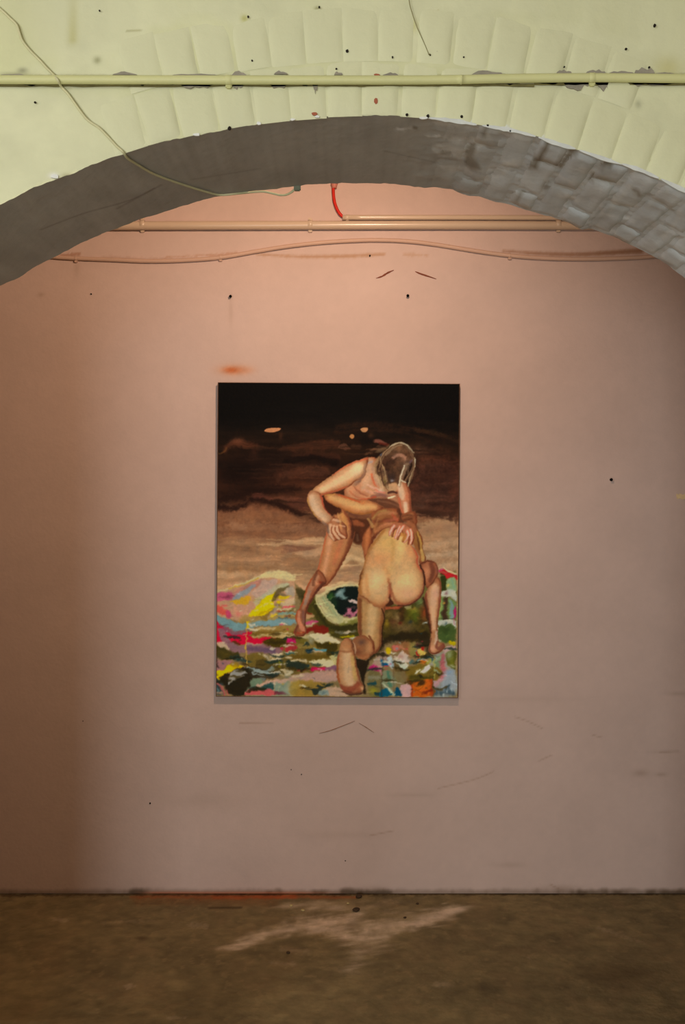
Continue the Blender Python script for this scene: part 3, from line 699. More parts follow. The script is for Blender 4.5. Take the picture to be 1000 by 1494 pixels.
B(kb((20, 530), (60, 510), (110, 545), (100, 558), (20, 550)), (88, 58, 44), 1.5, .8, .8); S(kb((130, 530), (180, 535)), 6, (74, 48, 34), 1.5, .6)
S(kb((290, 490), (330, 490), (380, 510)), [4, 6, 3], (126, 78, 64), 1.2, .8, .6); S(kb((340, 510), (390, 520)), 4, (84, 36, 26), 1.2, .8)
B(kb((190, 470), (260, 440), (290, 500), (200, 515)), (22, 15, 12), 2.5, .8); Q(kb((265, 450))[0], (4, 4), (82, 52, 34), .5)
S(kb((230, 595), (320, 550), (370, 545)), [3, 7, 3], (100, 70, 52), 1.5, .7, 1)
# right brown wall of dark behind the figures
B(kd((600, 0), (940, 0), (940, 420), (820, 400), (720, 370), (610, 340), (570, 180)), (68, 42, 32), 5, .8, 4, tex=.5)
for c, r, col in [((760, 100), (24, 6), (54, 32, 24)), ((850, 30), (15, 6), (46, 26, 20)), ((700, 240), (26, 8), (84, 56, 44)), ((840, 250), (20, 6), (70, 44, 34)), ((650, 300), (10, 4), (92, 64, 50)), ((740, 175), (30, 4), (48, 30, 24)), ((910, 180), (8, 12), (78, 44, 32)), ((760, 290), (18, 3), (40, 24, 19))]:
    Q(kd(c)[0], r, col, .65, tex=.3)
S(kd((620, 350), (740, 365), (850, 410), (930, 440)), [6, 10, 9, 6], (54, 34, 25), 4, .8, 3)
# dunes left
B(kc((40, 350), (200, 360), (300, 340), (420, 330), (620, 380), (760, 440), (900, 455), (940, 560), (40, 560)), (118, 78, 57), 6, .7, 5, tex=.3)
S(kc((40, 330), (200, 345), (340, 270), (440, 285), (560, 330), (700, 380), (880, 445)), [9, 8, 5, 8, 11, 10, 4], (36, 20, 15), 4, .85, 3)
S(kc((40, 280), (200, 250), (420, 200), (700, 190)), [10, 14, 14, 6], (32, 18, 13), 5, .7, 4); S(kc((330, 245), (400, 240), (490, 270)), [5, 8, 3], (98, 56, 44), 2.5, .7, 2)
S(kc((570, 260), (650, 290), (740, 330)), [6, 10, 6], (92, 56, 42), 4, .6, 3); S(kc((540, 80), (750, 60), (900, 60)), 13, (74, 44, 32), 4, .6, 4, bris=.5)
B(kc((590, 310), (740, 260), (780, 300), (810, 380)), (84, 50, 38), 4, .6, 3)
for y_, col, a_ in [(420, (126, 86, 62), .5), (500, (150, 106, 80), .5), (560, (132, 90, 66), .6), (700, (156, 112, 84), .5), (760, (140, 98, 74), .5), (820, (168, 124, 94), .5)]:
    S(kc((40, y_+15), (300, y_-10), (600, y_+10), (900, y_-5)), [6, 12, 10, 8], col, 4, a_, 4, bris=.5)
B(kc((360, 632), (520, 625), (700, 595), (860, 585), (920, 590), (900, 640), (760, 640), (560, 640), (420, 645)), (190, 148, 112), 2, .85, 1)
B(kc((560, 712), (600, 650), (760, 640), (840, 670), (780, 715), (650, 700)), (116, 78, 62), 3.5, .7, 2.5); S(kc((690, 715), (780, 712), (900, 690)), [5, 9, 10], (184, 142, 110), 3, .8, 2)
S(kc((800, 545), (880, 560), (930, 530)), 9, (120, 84, 64), 4, .6); S(kc((160, 480), (260, 500)), 8, (160, 116, 90), 3, .4)
# dunes right
B(kd((620, 470), (780, 400), (935, 440), (935, 790), (760, 790), (690, 700), (650, 560)), (166, 124, 94), 5, .9, 4, tex=.2)
for y_, col, a_ in [(480, (140, 100, 78), .6), (560, (150, 110, 84), .6), (600, (182, 142, 110), .6), (680, (190, 152, 120), .7), (730, (160, 118, 90), .5), (775, (194, 156, 122), .6)]:
    S(kd((650, y_+20), (760, y_+5), (940, y_-22)), [8, 10, 9], col, 4, a_, 3, bris=.4)
S(kd((20, 780), (120, 640), (180, 680), (230, 760)), 16, (184, 142, 104), 4, .9, 2); S(kd((20, 790), (110, 700), (210, 720)), [6, 7, 5], (204, 166, 124), 2, .7)
S(kf((440, 130), (620, 90), (850, 60)), [6, 8, 6], (130, 94, 74), 2.5, .5, 2); S(kf((500, 190), (700, 180), (840, 200)), 10, (168, 124, 96), 4, .6); S(kf((0, 60), (180, 20), (330, 40)), 12, (140, 100, 74), 4, .5, 3)
S(kf((430, 300), (600, 230), (800, 250)), [2, 4, 3], (212, 176, 128), 1.5, .8)
S(ke((60, 170), (200, 150), (420, 190)), [5, 9, 4], (196, 150, 112), 3, .6, 2); S(ke((200, 90), (500, 110), (800, 60)), 8, (132, 90, 62), 4, .5, 3); S(ke((60, 270), (260, 230), (450, 220)), 8, (170, 124, 92), 3, .6, 3)
# ---- coloured hills
hill = [(317, 866)]+ke((60, 378), (200, 338), (330, 290), (450, 245), (570, 185), (700, 148), (850, 150), (1000, 195))+kf((100, 250), (190, 330), (320, 380), (450, 315), (620, 255), (800, 262))+kg((100, 300), (715, 160), (760, 132), (830, 168), (905, 200))+[(672, 1020), (317, 1020)]
B(hill, (140, 112, 78), 1.2, 1, .5, smooth=False)
B(ke((50, 375), (200, 340), (450, 250), (700, 150), (850, 150), (1000, 195), (1000, 480), (800, 500), (560, 680), (300, 720), (50, 650)), (188, 140, 108), 1.5, 1, 1)
S(ke((60, 370), (200, 336), (330, 290), (450, 248), (570, 190), (700, 152), (850, 160), (990, 200)), [2, 3, 3, 4, 6, 9, 12, 9], (206, 182, 130), 1.5, .9, 1)
S(ke((200, 335), (400, 285), (560, 200)), [2, 1.5, 2], (196, 150, 64), .8, .8, .5)
B(ke((70, 400), (120, 375), (260, 365), (400, 300), (560, 220), (620, 215), (560, 300), (380, 400), (260, 450)), (176, 116, 104), 2, .8, 1.5)
B(ke((62, 395), (160, 380), (255, 385), (265, 430), (200, 470), (120, 490), (60, 500)), (184, 84, 106), 2, .9, 1.5); Q(ke((180, 430))[0], (6, 4), (156, 74, 92), .6)
B(ke((240, 470), (280, 420), (380, 350), (500, 285), (520, 300), (420, 400), (320, 460)), (142, 142, 142), 1.5, .95, .7)
B(ke((480, 390), (540, 330), (600, 230), (700, 215), (800, 225), (770, 330), (700, 400), (560, 430), (510, 430)), (190, 152, 132), 1.5, .95, 1)
B(ke((210, 490), (330, 450), (470, 430), (440, 490), (390, 550), (370, 510), (280, 525)), (206, 152, 44), 1.2, .9, 1.2); B(ke((260, 540), (420, 520), (520, 480), (520, 560), (440, 640), (300, 660)), (196, 140, 112), 2, .8, 1)
B(ke((500, 480), (580, 420), (720, 380), (860, 280), (920, 290), (780, 400), (620, 470), (540, 560)), (190, 172, 130), 2, .85, 1.5); S(ke((640, 420), (760, 330), (900, 290)), 7, (176, 172, 140), 2, .6)
B(ke((450, 662), (500, 600), (560, 520), (640, 440), (740, 390), (775, 375), (760, 450), (750, 560), (680, 630), (600, 670), (520, 670)), (228, 188, 18), 1.2, 1, .8)
for c in [(560, 590), (600, 555), (640, 530), (660, 515), (690, 505), (710, 470), (740, 510), (760, 460), (530, 600)]: Q(ke(c)[0], (1.8, 1.3), (226, 206, 140), .9)
S(ke((590, 650), (680, 590), (740, 550)), 3, (170, 140, 20), 1.5, .7)
B(ke((530, 690), (640, 660), (700, 600), (720, 640), (650, 740), (610, 755)), (134, 104, 54), 1.2, .95, .8); B(ke((360, 690), (450, 660), (560, 680), (600, 730), (480, 750), (330, 740)), (166, 128, 74), 2, .8, 1.2)
B(ke((690, 680), (730, 610), (790, 520), (820, 540), (780, 620)), (174, 144, 124), 1.3, .9, 1)
S(ke((760, 420), (810, 370), (860, 340), (930, 305)), [6, 7, 5, 2], (92, 78, 50), 1.5, .9, 1); S(ke((800, 420), (860, 400), (910, 410)), [4, 5, 2], (112, 94, 70), 1.3, .8, 1); S(ke((740, 470), (800, 430)), 4, (80, 66, 46), 1.2, .8, 1)
B(ke((880, 340), (1000, 300), (1000, 420), (920, 400)), (172, 150, 128), 1.8, .9, 1); S(ke((830, 440), (880, 435), (920, 425)), 4, (222, 184, 30), 1, .9, .5); S(ke((805, 495), (845, 490), (880, 488)), 4, (214, 176, 30), 1, .9, .5)
B(ke((840, 500), (1000, 440), (1000, 520), (880, 550)), (204, 170, 134), 2, .9, 1); B(ke((840, 560), (920, 530), (1000, 525), (1000, 555), (900, 565)), (214, 92, 94), 1.2, .95, .7)
S(ke((800, 585), (950, 570), (1000, 575)), 4, (206, 176, 130), 1, .9, .5); S(ke((790, 600), (880, 610)), 2, (160, 64, 44), 1, .8); S(ke((900, 640), (960, 600), (1000, 565)), [2, 3, 2], (96, 84, 48), 1, .8)
S(ke((820, 640), (1000, 632)), 4.5, (122, 146, 134), 1.2, .9, .5); S(ke((730, 650), (780, 640)), 4, (222, 180, 60), 1, .9); S(ke((700, 690), (860, 660), (1000, 655)), [4, 4, 3], (172, 140, 84), 1.2, .9, .7); S(ke((880, 660), (950, 662)), 1.5, (110, 46, 36), .8, .8); S(ke((815, 680), (860, 690), (900, 680)), 2.5, (66, 90, 96), 1, .8)
B(ke((55, 540), (90, 545), (160, 590), (230, 630), (215, 690), (150, 660), (60, 620)), (206, 84, 74), 1.5, .9, 1); B(ke((170, 610), (230, 620), (240, 700), (190, 690)), (186, 74, 104), 1.5, .9, 1); Q(ke((330, 650))[0], (5, 4), (206, 110, 100), .7); S(ke((130, 550), (170, 545)), 3, (200, 84, 84), 1, .7)
B(ke((50, 662), (110, 672), (200, 705), (290, 745), (420, 760), (520, 752), (640, 715), (820, 700), (1000, 690), (1000, 755), (820, 772), (640, 775), (500, 800), (400, 830), (300, 845), (210, 822), (120, 762), (52, 712)), (118, 142, 140), 1.1, 1, .6)
S(ke((470, 770), (620, 740), (1000, 720)), 6, (134, 152, 148), 2, .4); S(ke((820, 758), (870, 756)), 3, (204, 86, 106), 1, .9)
# crimson, mauve, olive belts
B([(318, 906)]+ke((100, 755), (170, 800), (240, 850), (320, 868), (490, 850), (520, 900))+kh((500, 60), (740, 80), (720, 110), (640, 165), (430, 166), (240, 165), (140, 175))+[(317, 942)], (206, 26, 58), 1.2, 1, .4, smooth=False)
S(kh((760, 90), (880, 95), (1000, 120), (1000, 150)), 6, (196, 30, 60), 1.5, .9, 1)
B(ke((80, 815), (120, 800), (160, 830), (180, 880))+kh((200, 90), (240, 160), (430, 185), (640, 175), (840, 195), (880, 230), (800, 275), (650, 292), (430, 285), (260, 280), (180, 210), (110, 130), (80, 40)), (140, 100, 102), 1.4, .95, .7)
S(ke((160, 800), (210, 850), (320, 868), (440, 840)), [4, 5, 6, 3], (130, 92, 96), 1.2, .9, .7); S(kh((430, 235), (600, 240), (760, 250)), [4, 8, 6], (100, 76, 90), 2, .8); S(kh((430, 170), (600, 172)), 2, (200, 150, 140), 1.2, .6)
B(kh((830, 205), (920, 215), (980, 240), (900, 262)), (186, 44, 66), 1.5, .9, .7)
B(kh((58, 170), (110, 155), (170, 180), (215, 245), (160, 245), (120, 215)), (208, 170, 136), 1.2, .95, .6)
B(kh((50, 200), (120, 220), (220, 265), (320, 290), (350, 350), (240, 370), (150, 370), (60, 300)), (66, 56, 28), 1.6, .95, .8); Q(kh((170, 300))[0], (8, 5), (92, 74, 30), .6)
B(ke((490, 860), (640, 800), (800, 780), (1000, 780), (1000, 917), (490, 917)), (150, 116, 64), 1.4, .95, .7); S(ke((540, 830), (680, 800), (760, 810)), [3, 5, 3], (196, 164, 116), 1.2, .9, .7)
S(ke((500, 880), (700, 870), (1000, 862)), 6, (112, 86, 40), 1.5, .8, 1.2)
for c in [(790, 870), (840, 860), (880, 870), (830, 885), (910, 862), (950, 870), (870, 893)]: Q(ke(c)[0], (2.4, 1.2), (220, 196, 150), .9)
S(kh((490, 70), (700, 62), (900, 80), (1000, 90)), [2, 4, 5, 5], (198, 164, 112), 1.2, .85, .7)
B(kh((625, 150), (720, 105), (830, 90), (920, 115), (1000, 170), (1000, 215), (860, 208), (690, 200)), (76, 60, 20), 1.2, 1, .6)
B(kh((420, 300), (650, 295), (660, 400), (600, 440), (440, 430)), (114, 92, 44), 2, .95, 1); B(kh((230, 330), (330, 320), (420, 350), (480, 375), (420, 395), (300, 385)), (42, 58, 52), 1.6, .9, .8)
B(kh((560, 350), (800, 360), (1000, 360), (1000, 520), (860, 560), (700, 560), (560, 500)), (84, 68, 34), 2, .95, 1); S(kh((660, 375), (850, 380), (1000, 400)), [4, 8, 9], (44, 56, 46), 1.8, .9, 1)
B(kh((675, 335), (740, 280), (830, 263), (890, 288), (965, 345), (900, 348), (820, 355), (690, 362)), (214, 184, 144), 1.1, 1, .6); S(kh((690, 335), (770, 325)), 3, (140, 112, 66), 1.2, .7); S(kh((640, 310), (660, 330)), 3, (196, 170, 140), 1, .8); S(kh((890, 285), (1000, 280)), 3.5, (74, 100, 90), 1.2, .8)
B(kh((830, 480), (900, 465), (970, 495), (940, 530), (860, 510)), (204, 176, 136), 1.2, .95, .6); S(kh((830, 545), (960, 555)), [3, 5], (190, 158, 110), 1.2, .8); S(kh((830, 370), (832, 460)), 1.3, (140, 120, 24), .7, .7)
B(kh((48, 330), (120, 370), (250, 390), (280, 415), (180, 440), (150, 500), (60, 490)), (164, 110, 106), 1.4, .95, .7); S(kh((70, 320), (85, 455)), 1.6, (50, 44, 40), .8, .9)
B(kh((45, 500), (130, 500), (190, 455), (250, 425), (330, 425), (385, 436), (320, 462), (240, 500), (170, 540), (115, 565), (90, 605), (50, 560)), (232, 184, 12), 1, 1, .5); S(kh((260, 430), (310, 425)), 6, (150, 110, 40), 1.5, .7); Q(kh((65, 540))[0], (2, 2), (90, 84, 60), .8)
B(kh((105, 575), (220, 525), (290, 465), (380, 450), (480, 500), (560, 560), (490, 620), (490, 700), (430, 785), (205, 785), (150, 680)), (46, 37, 23), 1.4, 1, .7)
B(kh((400, 450), (560, 455), (760, 520), (800, 560), (640, 610), (480, 560)), (56, 46, 32), 1.6, .9, .8)
B(kh((202, 672), (225, 560), (250, 500), (340, 468), (425, 525), (360, 545), (400, 565), (320, 585), (250, 630)), (168, 154, 140), 1, .95, .5)
S(kh((290, 600), (340, 560)), 2.4, (60, 50, 36), 1, .7); S(kh((430, 455), (560, 500), (700, 520), (805, 540)), [3, 4, 4, 2], (152, 158, 148), .8, .95, .5); S(kh((460, 480), (520, 530), (640, 555)), [2, 3, 1], (150, 152, 140), .8, .85, .4); B(kh((670, 475), (740, 435), (762, 490)), (142, 146, 134), 1, .9); S(kh((500, 470), (620, 490), (700, 480)), [3, 2, 3], (140, 146, 138), .8, .8)
B(kh((485, 625), (560, 585), (625, 645), (560, 690), (490, 695)), (114, 126, 100), 1.3, .95, .6); S(kh((600, 590), (640, 610)), 4, (120, 120, 110), 1, .8)
B(kh((470, 690), (620, 680), (780, 640), (1000, 640), (1000, 790), (430, 790)), (130, 136, 110), 1.6, .9, .8)
B(kh((535, 705), (640, 640), (750, 610), (960, 590), (1000, 560), (1000, 610), (870, 650), (700, 665), (600, 725)), (202, 154, 128), 1.3, 1, .6); B(kh((575, 720), (680, 660), (755, 648), (755, 725)), (52, 78, 72), 1.3, .95, .6)
B(kh((780, 660), (830, 650), (960, 780), (880, 785), (800, 740)), (134, 142, 118), 1.3, .85, .6); S(kh((765, 650), (770, 770)), 2, (186, 150, 112), .9, .8); S(kh((800, 770), (840, 680)), 1.4, (186, 170, 130), .8, .7)
B(kh((418, 785), (425, 740), (490, 705), (560, 742), (700, 722), (770, 750), (770, 790)), (196, 92, 88), 1.2, 1, .7); B(kh((780, 740), (860, 740), (930, 785), (790, 785)), (110, 50, 60), 1.4, .85, .7)
B(kh((45, 610), (110, 600), (140, 650), (120, 690), (150, 780), (45, 780)), (58, 64, 62), 1.6, .95, .9); S(kh((70, 650), (120, 690), (150, 780)), 3.5, (186, 98, 90), 1.2, .9, .5); S(kh((180, 745), (200, 785)), 3, (190, 100, 90), 1, .8); S(kh((70, 770), (120, 775)), 2.5, (196, 140, 110), 1, .8); S(kh((60, 700), (85, 760)), 2.5, (110, 124, 120), 1, .7)
B(kh((940, 640), (1000, 600), (1000, 785), (950, 785)), (176, 150, 104), 1.5, .85, .7)
# middle bottom
B(ki((0, 100), (240, 40), (560, 100), (620, 260), (560, 460), (0, 470)), (118, 94, 48), 3, .9, 2, tex=.35)
B(ki((0, 60), (200, 30), (240, 90), (0, 95)), (190, 166, 120), 1.3, .9, .8); B(ki((0, 94), (88, 96), (98, 130), (0, 135)), (202, 36, 98), 1.2, .95, .6); B(ki((0, 140), (110, 180), (90, 220), (0, 235)), (166, 52, 56), 1.5, .9, .8)
B(ki((100, 90), (190, 80), (210, 150), (120, 140)), (106, 92, 40), 1.5, .9, .8); Q(ki((265, 110))[0], (5, 6), (150, 144, 120), .8); B(ki((120, 170), (240, 150), (330, 180), (240, 195), (130, 200)), (146, 118, 66), 1.6, .9, .8)
B(ki((240, 45), (330, 25), (480, 30), (540, 70), (592, 125), (530, 150), (470, 125), (400, 155), (340, 120), (290, 85)), (218, 194, 150), 1.1, 1, .8)
B(ki((310, 120), (380, 140), (500, 120), (580, 160), (530, 260), (490, 320), (440, 270), (430, 210), (340, 185)), (66, 54, 20), 1.4, .95, .9)
Q(ki((254, 235))[0], (6, 3.8), (24, 48, 58), .95, pw=4); S(ki((312, 212), (370, 222), (435, 232)), [3, 4, 4], (84, 140, 152), 1, .9, .5); S(ki((300, 235), (390, 240)), 3, (200, 170, 140), 1, .8); S(ki((0, 262), (70, 255)), 3, (34, 78, 84), 1.2, .8)
B(ki((20, 300), (200, 270), (480, 290), (420, 320), (160, 330)), (96, 76, 28), 1.8, .8, 1); B(ki((0, 345), (120, 365), (250, 390), (190, 425), (0, 425)), (44, 50, 40), 1.6, .95, .9); S(ki((50, 350), (200, 348)), [2, 4], (206, 180, 140), 1, .9, .5); S(ki((0, 310), (40, 315)), 4, (210, 184, 146), 1, .8)
B(ki((232, 350), (330, 325), (480, 330), (545, 365), (520, 400), (420, 410), (330, 385)), (216, 194, 146), 1.1, 1, .7); B(ki((490, 300), (560, 280), (560, 400), (530, 380)), (200, 180, 124), 1.2, .9, .6)
B(ki((265, 440), (295, 405), (360, 408), (440, 425), (430, 450), (340, 445)), (186, 30, 72), 1.1, 1, .5); B(ki((430, 415), (560, 405), (560, 450), (430, 452)), (128, 84, 104), 1.5, .9, .7); S(ki((345, 430), (375, 430), (380, 455)), 1.6, (226, 190, 180), .7, .9)
S(ki((115, 440), (200, 440)), 1.4, (170, 50, 50), .8, .8); S(ki((0, 440), (50, 460), (0, 490)), 5, (206, 184, 150), 1, .8, .6); S(ki((0, 520), (40, 525)), 4, (120, 110, 90), 1.2, .8)
B(ki((30, 540), (120, 490), (320, 460), (560, 455), (580, 560), (420, 590), (180, 580), (60, 600)), (184, 140, 122), 2, .95, 1); S(ki((70, 520), (170, 510)), [3, 5], (214, 180, 140), 1.5, .8)
B(ki((50, 610), (160, 570), (360, 580), (460, 600), (340, 730), (50, 730)), (154, 118, 58), 1.8, .95, 1); Q(ki((100, 620))[0], (6, 9), (170, 140, 70), .6); B(ki((480, 590), (560, 580), (600, 650), (500, 640)), (128, 104, 70), 2, .85, 1)
B(ki((210, 655), (280, 660), (360, 650), (330, 625), (360, 608), (390, 630), (440, 612), (490, 630), (440, 642), (395, 665), (370, 715), (300, 725), (290, 690)), (44, 50, 44), 1, .95, .6)
B(ki((420, 665), (520, 640), (620, 650), (720, 700), (720, 732), (470, 732)), (196, 154, 124), 1.3, .95, .6); B(ki((370, 690), (420, 675), (470, 700), (470, 732), (370, 732)), (142, 148, 134), 1.1, .9, .4); Q(ki((415, 708))[0], (5, 2), (96, 108, 104), .8)
Q(ki((10, 660))[0], (7, 12), (160, 156, 130), .6)
# bowl
B(kf((190, 330), (300, 390), (420, 600), (560, 700), (800, 660), (800, 850), (540, 850), (420, 760), (260, 620), (160, 480)), (76, 66, 30), 1.6, 1, 1, tex=.3)
B(kf((240, 560), (330, 640), (330, 680), (230, 640)), (112, 96, 56), 2, .8); B(kf((100, 305), (180, 320), (190, 420), (130, 410)), (70, 60, 34), 2, .9, 1)
B(kf((430, 370), (520, 310), (640, 264), (800, 285), (800, 575), (700, 612), (600, 605), (520, 530), (455, 440)), (24, 30, 26), 1.2, 1, .6)
Q(kf((480, 385))[0], (6, 6), (62, 92, 44), .85); Q(kf((520, 500))[0], (5, 9), (40, 62, 36), .7); B(kf((540, 370), (600, 310), (650, 280), (640, 350), (680, 400), (620, 420), (560, 390)), (132, 152, 146), 2.4, .8, 1.6); Q(kf((575, 345))[0], (4, 3), (170, 186, 176), .6)
B(kf((690, 435), (730, 422), (795, 445), (795, 480), (730, 460)), (206, 174, 160), 1, 1, .4); B(kf((620, 605), (690, 530), (720, 520), (740, 560), (790, 530), (795, 570), (730, 612), (660, 615)), (194, 112, 124), 1.2, .95, .9)
for c in [(655, 570), (700, 590), (735, 545), (670, 600)]: Q(kf(c)[0], (2.2, 1.4), (26, 26, 24), .9)
S(kf((335, 385), (365, 480), (430, 570), (530, 640), (640, 655), (790, 615)), [6, 8, 10, 11, 7, 3], (192, 176, 126), 1.2, 1, .6, bris=.5)
S(kf((380, 365), (430, 460), (520, 580), (620, 645)), [6, 8, 9, 4], (182, 170, 122), 1.2, .95, .6, bris=.5); S(kf((395, 390), (450, 480), (560, 600)), [4, 3, 2], (110, 130, 98), 1.2, .5, bris=.5); S(kf((420, 360), (500, 500), (580, 590)), 1.6, (214, 196, 150), .8, .8)
S(kf((330, 385), (450, 318), (620, 258), (800, 268)), [3, 4, 3.5, 3], (208, 182, 132), 1.1, 1, .3); S(kf((320, 400), (350, 500), (420, 590)), 1.6, (206, 186, 130), .9, .8); S(kf((600, 690), (720, 680), (800, 640)), [3, 8, 8], (132, 124, 66), 2, .8)
S(kf((300, 470), (380, 620), (480, 720), (620, 740), (800, 720)), [3, 4, 5, 8, 8], (52, 46, 22), 2, .8); S(kf((550, 780), (660, 785), (770, 765)), [3, 4, 3], (118, 110, 92), 1.2, .8, .6); S(kf((600, 830), (680, 832), (760, 826)), 2.2, (176, 150, 20), .9, .9, .4)
B(kf((215, 740), (330, 710), (430, 712), (460, 790), (380, 800), (260, 770), (220, 790)), (118, 36, 26), 1.5, .95, .8)
S(kf((215, 690), (280, 680), (340, 676)), 4, (190, 78, 110), 1.1, .9, .4); S(kf((215, 710), (330, 690)), 2, (200, 180, 130), 1, .8); S(kf((210, 600), (260, 600)), 8, (206, 150, 110), 1.8, .8, .8); S(kf((220, 560), (260, 570)), 3, (120, 50, 34), 1.2, .8)
# yellow runs
B(ke((425, 735), (465, 745), (455, 790), (440, 815), (418, 810)), (224, 178, 30), 1, .95, .4); S(ke((417, 810), (418, 915))+kh((420, 60), (425, 300), (428, 440)), 1.8, (196, 150, 80), .8, .9, .2); S(kh((420, 180), (420, 220)), 2.6, (206, 160, 60), .8, .9)
# right column
B(kg((100, 500), (905, 150), (905, 857), (100, 857)), (104, 92, 50), 2, .9, 1, smooth=False)
B(kg((715, 162), (760, 132), (830, 165), (905, 200), (905, 260), (850, 215), (790, 240), (740, 190)), (178, 42, 46), 1.1, 1, .5); S(kg((720, 160), (760, 140)), 3, (190, 80, 110), 1, .8)
S(kg((770, 120), (830, 158), (905, 190)), [1, 3, 2.5], (214, 186, 140), .9, .9)
B(kg((735, 195), (780, 210), (805, 280), (800, 360), (745, 360)), (54, 54, 24), 1.4, 1, .6); B(kg((805, 250), (870, 220), (900, 260), (900, 365), (810, 365)), (142, 152, 108), 1.4, 1, .6); Q(kg((820, 315))[0], (2, 2.5), (220, 180, 90), .9); S(kg((850, 240), (880, 330)), 3, (120, 150, 120), 1.4, .6)
B(kg((748, 370), (880, 362), (900, 470), (860, 450), (780, 430), (750, 430)), (192, 180, 156), 1.2, 1, .7); Q(kg((800, 390))[0], (2, 3), (130, 70, 70), .7)
B(kg((735, 440), (800, 440), (900, 500), (900, 660), (730, 670)), (110, 124, 74), 1.5, 1, .8); S(kg((790, 450), (785, 560), (795, 670)), [6, 6, 7], (66, 40, 30), 1.8, .9, .8); S(kg((740, 470), (740, 660)), 3, (160, 160, 90), 1.2, .7); S(kg((840, 480), (860, 640)), [3, 7], (128, 146, 144), 1.8, .8); S(kg((885, 520), (890, 600), (888, 650)), [2, 4, 2], (178, 40, 92), 1, .95); Q(kg((770, 490))[0], (1.6, 1.6), (230, 150, 70), .9)
B(kg((722, 690), (800, 670), (900, 680), (900, 750), (820, 740), (730, 740)), (192, 180, 158), 1.2, 1, .7); S(kg((730, 652), (895, 662)), 1, (40, 36, 24), .7, .9); S(kg((884, 660), (884, 710)), 1.2, (170, 70, 90), .7, .7)
B(kj((715, 60), (760, 10), (820, 0), (895, 40), (900, 150), (840, 190), (760, 185), (720, 140)), (74, 84, 44), 2, 1, 1); Q(kj((800, 60))[0], (7, 5), (52, 60, 30), .7)
B(kj((820, 168), (895, 180), (893, 214), (830, 208)), (186, 156, 22), 1.2, .95, .6); B(kj((780, 250), (820, 220), (895, 218), (895, 270), (820, 290), (790, 320)), (196, 152, 142), 1.5, .95, .8)
# right bottom
B(kj((640, 340), (780, 290), (820, 420), (900, 480), (895, 745), (420, 745), (640, 600)), (150, 140, 124), 2.5, .95, 1)
B(kj((690, 350), (770, 310), (740, 420), (700, 460), (680, 420)), (112, 124, 90), 2, .95, 1); S(kj((700, 380), (750, 330)), 3, (170, 170, 130), 1.4, .7)
S(kj((775, 330), (755, 420), (790, 500), (760, 550), (690, 580)), [6, 8, 9, 9, 5], (174, 92, 92), 2.2, .9, 1); B(kj((680, 560), (780, 560), (720, 640), (680, 650)), (192, 138, 134), 2.2, .9, 1)
B(kj((805, 340), (830, 280), (875, 265), (897, 300), (897, 460), (850, 455), (815, 410)), (82, 76, 28), 1.3, 1, .6); Q(kj((840, 320))[0], (4, 7), (160, 158, 120), .8); Q(kj((868, 385))[0], (4, 6), (112, 106, 40), .9); Q(kj((870, 432))[0], (5, 2), (186, 176, 140), .8)
B(kj((800, 500), (890, 480), (895, 700), (760, 690), (770, 600)), (156, 154, 152), 2.5, .9, 1); Q(kj((840, 500))[0], (5, 4), (130, 144, 160), .6)
for c, r in [((700, 700), (5, 6)), ((760, 710), (4, 5)), ((825, 660), (3, 4)), ((840, 715), (6, 5)), ((800, 690), (2.4, 5)), ((880, 720), (3, 4)), ((735, 665), (3, 2.5))]: Q(kj(c)[0], r, (58, 72, 78), .85, pw=3)
for c in [(780, 730), (865, 690), (815, 700)]: Q(kj(c)[0], (1.6, 3), (196, 196, 186), .7)
B(kj((330, 500), (400, 440), (560, 420), (660, 430), (760, 480), (740, 540), (680, 590), (430, 600), (370, 560)), (116, 92, 40), 2, 1, 1); S(kj((350, 480), (360, 540), (430, 600)), [6, 8, 4], (132, 56, 30), 2.2, .85, 1); S(kj((440, 545), (560, 560), (660, 555)), 6, (72, 62, 24), 2.2, .8)
B(kj((428, 612), (520, 595), (650, 580), (672, 620), (660, 745), (428, 745)), (192, 92, 34), 1.6, 1, .8); S(kj((436, 610), (438, 740)), 4, (150, 50, 26), 1.6, .8); S(kj((655, 590), (650, 740)), 5, (150, 60, 28), 2, .8); S(kj((570, 715), (620, 700), (650, 690)), 3, (110, 40, 24), 1.2, .8, .8); Q(kj((540, 640))[0], (8, 4), (206, 110, 36), .7)
B(kj((330, 630), (420, 602), (430, 745), (340, 745)), (202, 152, 142), 1.4, 1, .5); B(kj((260, 500), (360, 480), (420, 600), (330, 620), (260, 600)), (124, 104, 70), 2, .9, 1)
B(kj((0, 490), (140, 500), (150, 620), (120, 745), (0, 745)), (112, 98, 64), 2, .95, 1.2); S(kj((0, 560), (120, 560)), 5, (140, 128, 104), 2, .8, 1); Q(kj((50, 690))[0], (7, 6), (150, 136, 40), .8); S(kj((0, 625), (70, 615)), 4, (30, 64, 70), 1.2, .9, .7); S(kj((60, 720), (130, 715)), 4, (30, 56, 60), 1.2, .9, .7)
B(kj((150, 500), (250, 510), (270, 640), (150, 640)), (126, 128, 100), 2, .9, 1); S(kj((205, 510), (220, 600), (230, 650)), [4, 5, 4], (78, 108, 86), 1.5, .9, .8)
B(kj((125, 690), (180, 655), (230, 680), (255, 745), (125, 745)), (26, 84, 96), 1.2, 1, .7); B(kj((268, 700), (290, 645), (325, 690), (335, 745), (265, 745)), (22, 70, 84), 1.2, 1, .7); S(kj((160, 620), (210, 680), (258, 735)), [2, 4, 5], (208, 196, 154), 1.1, .9, .6)
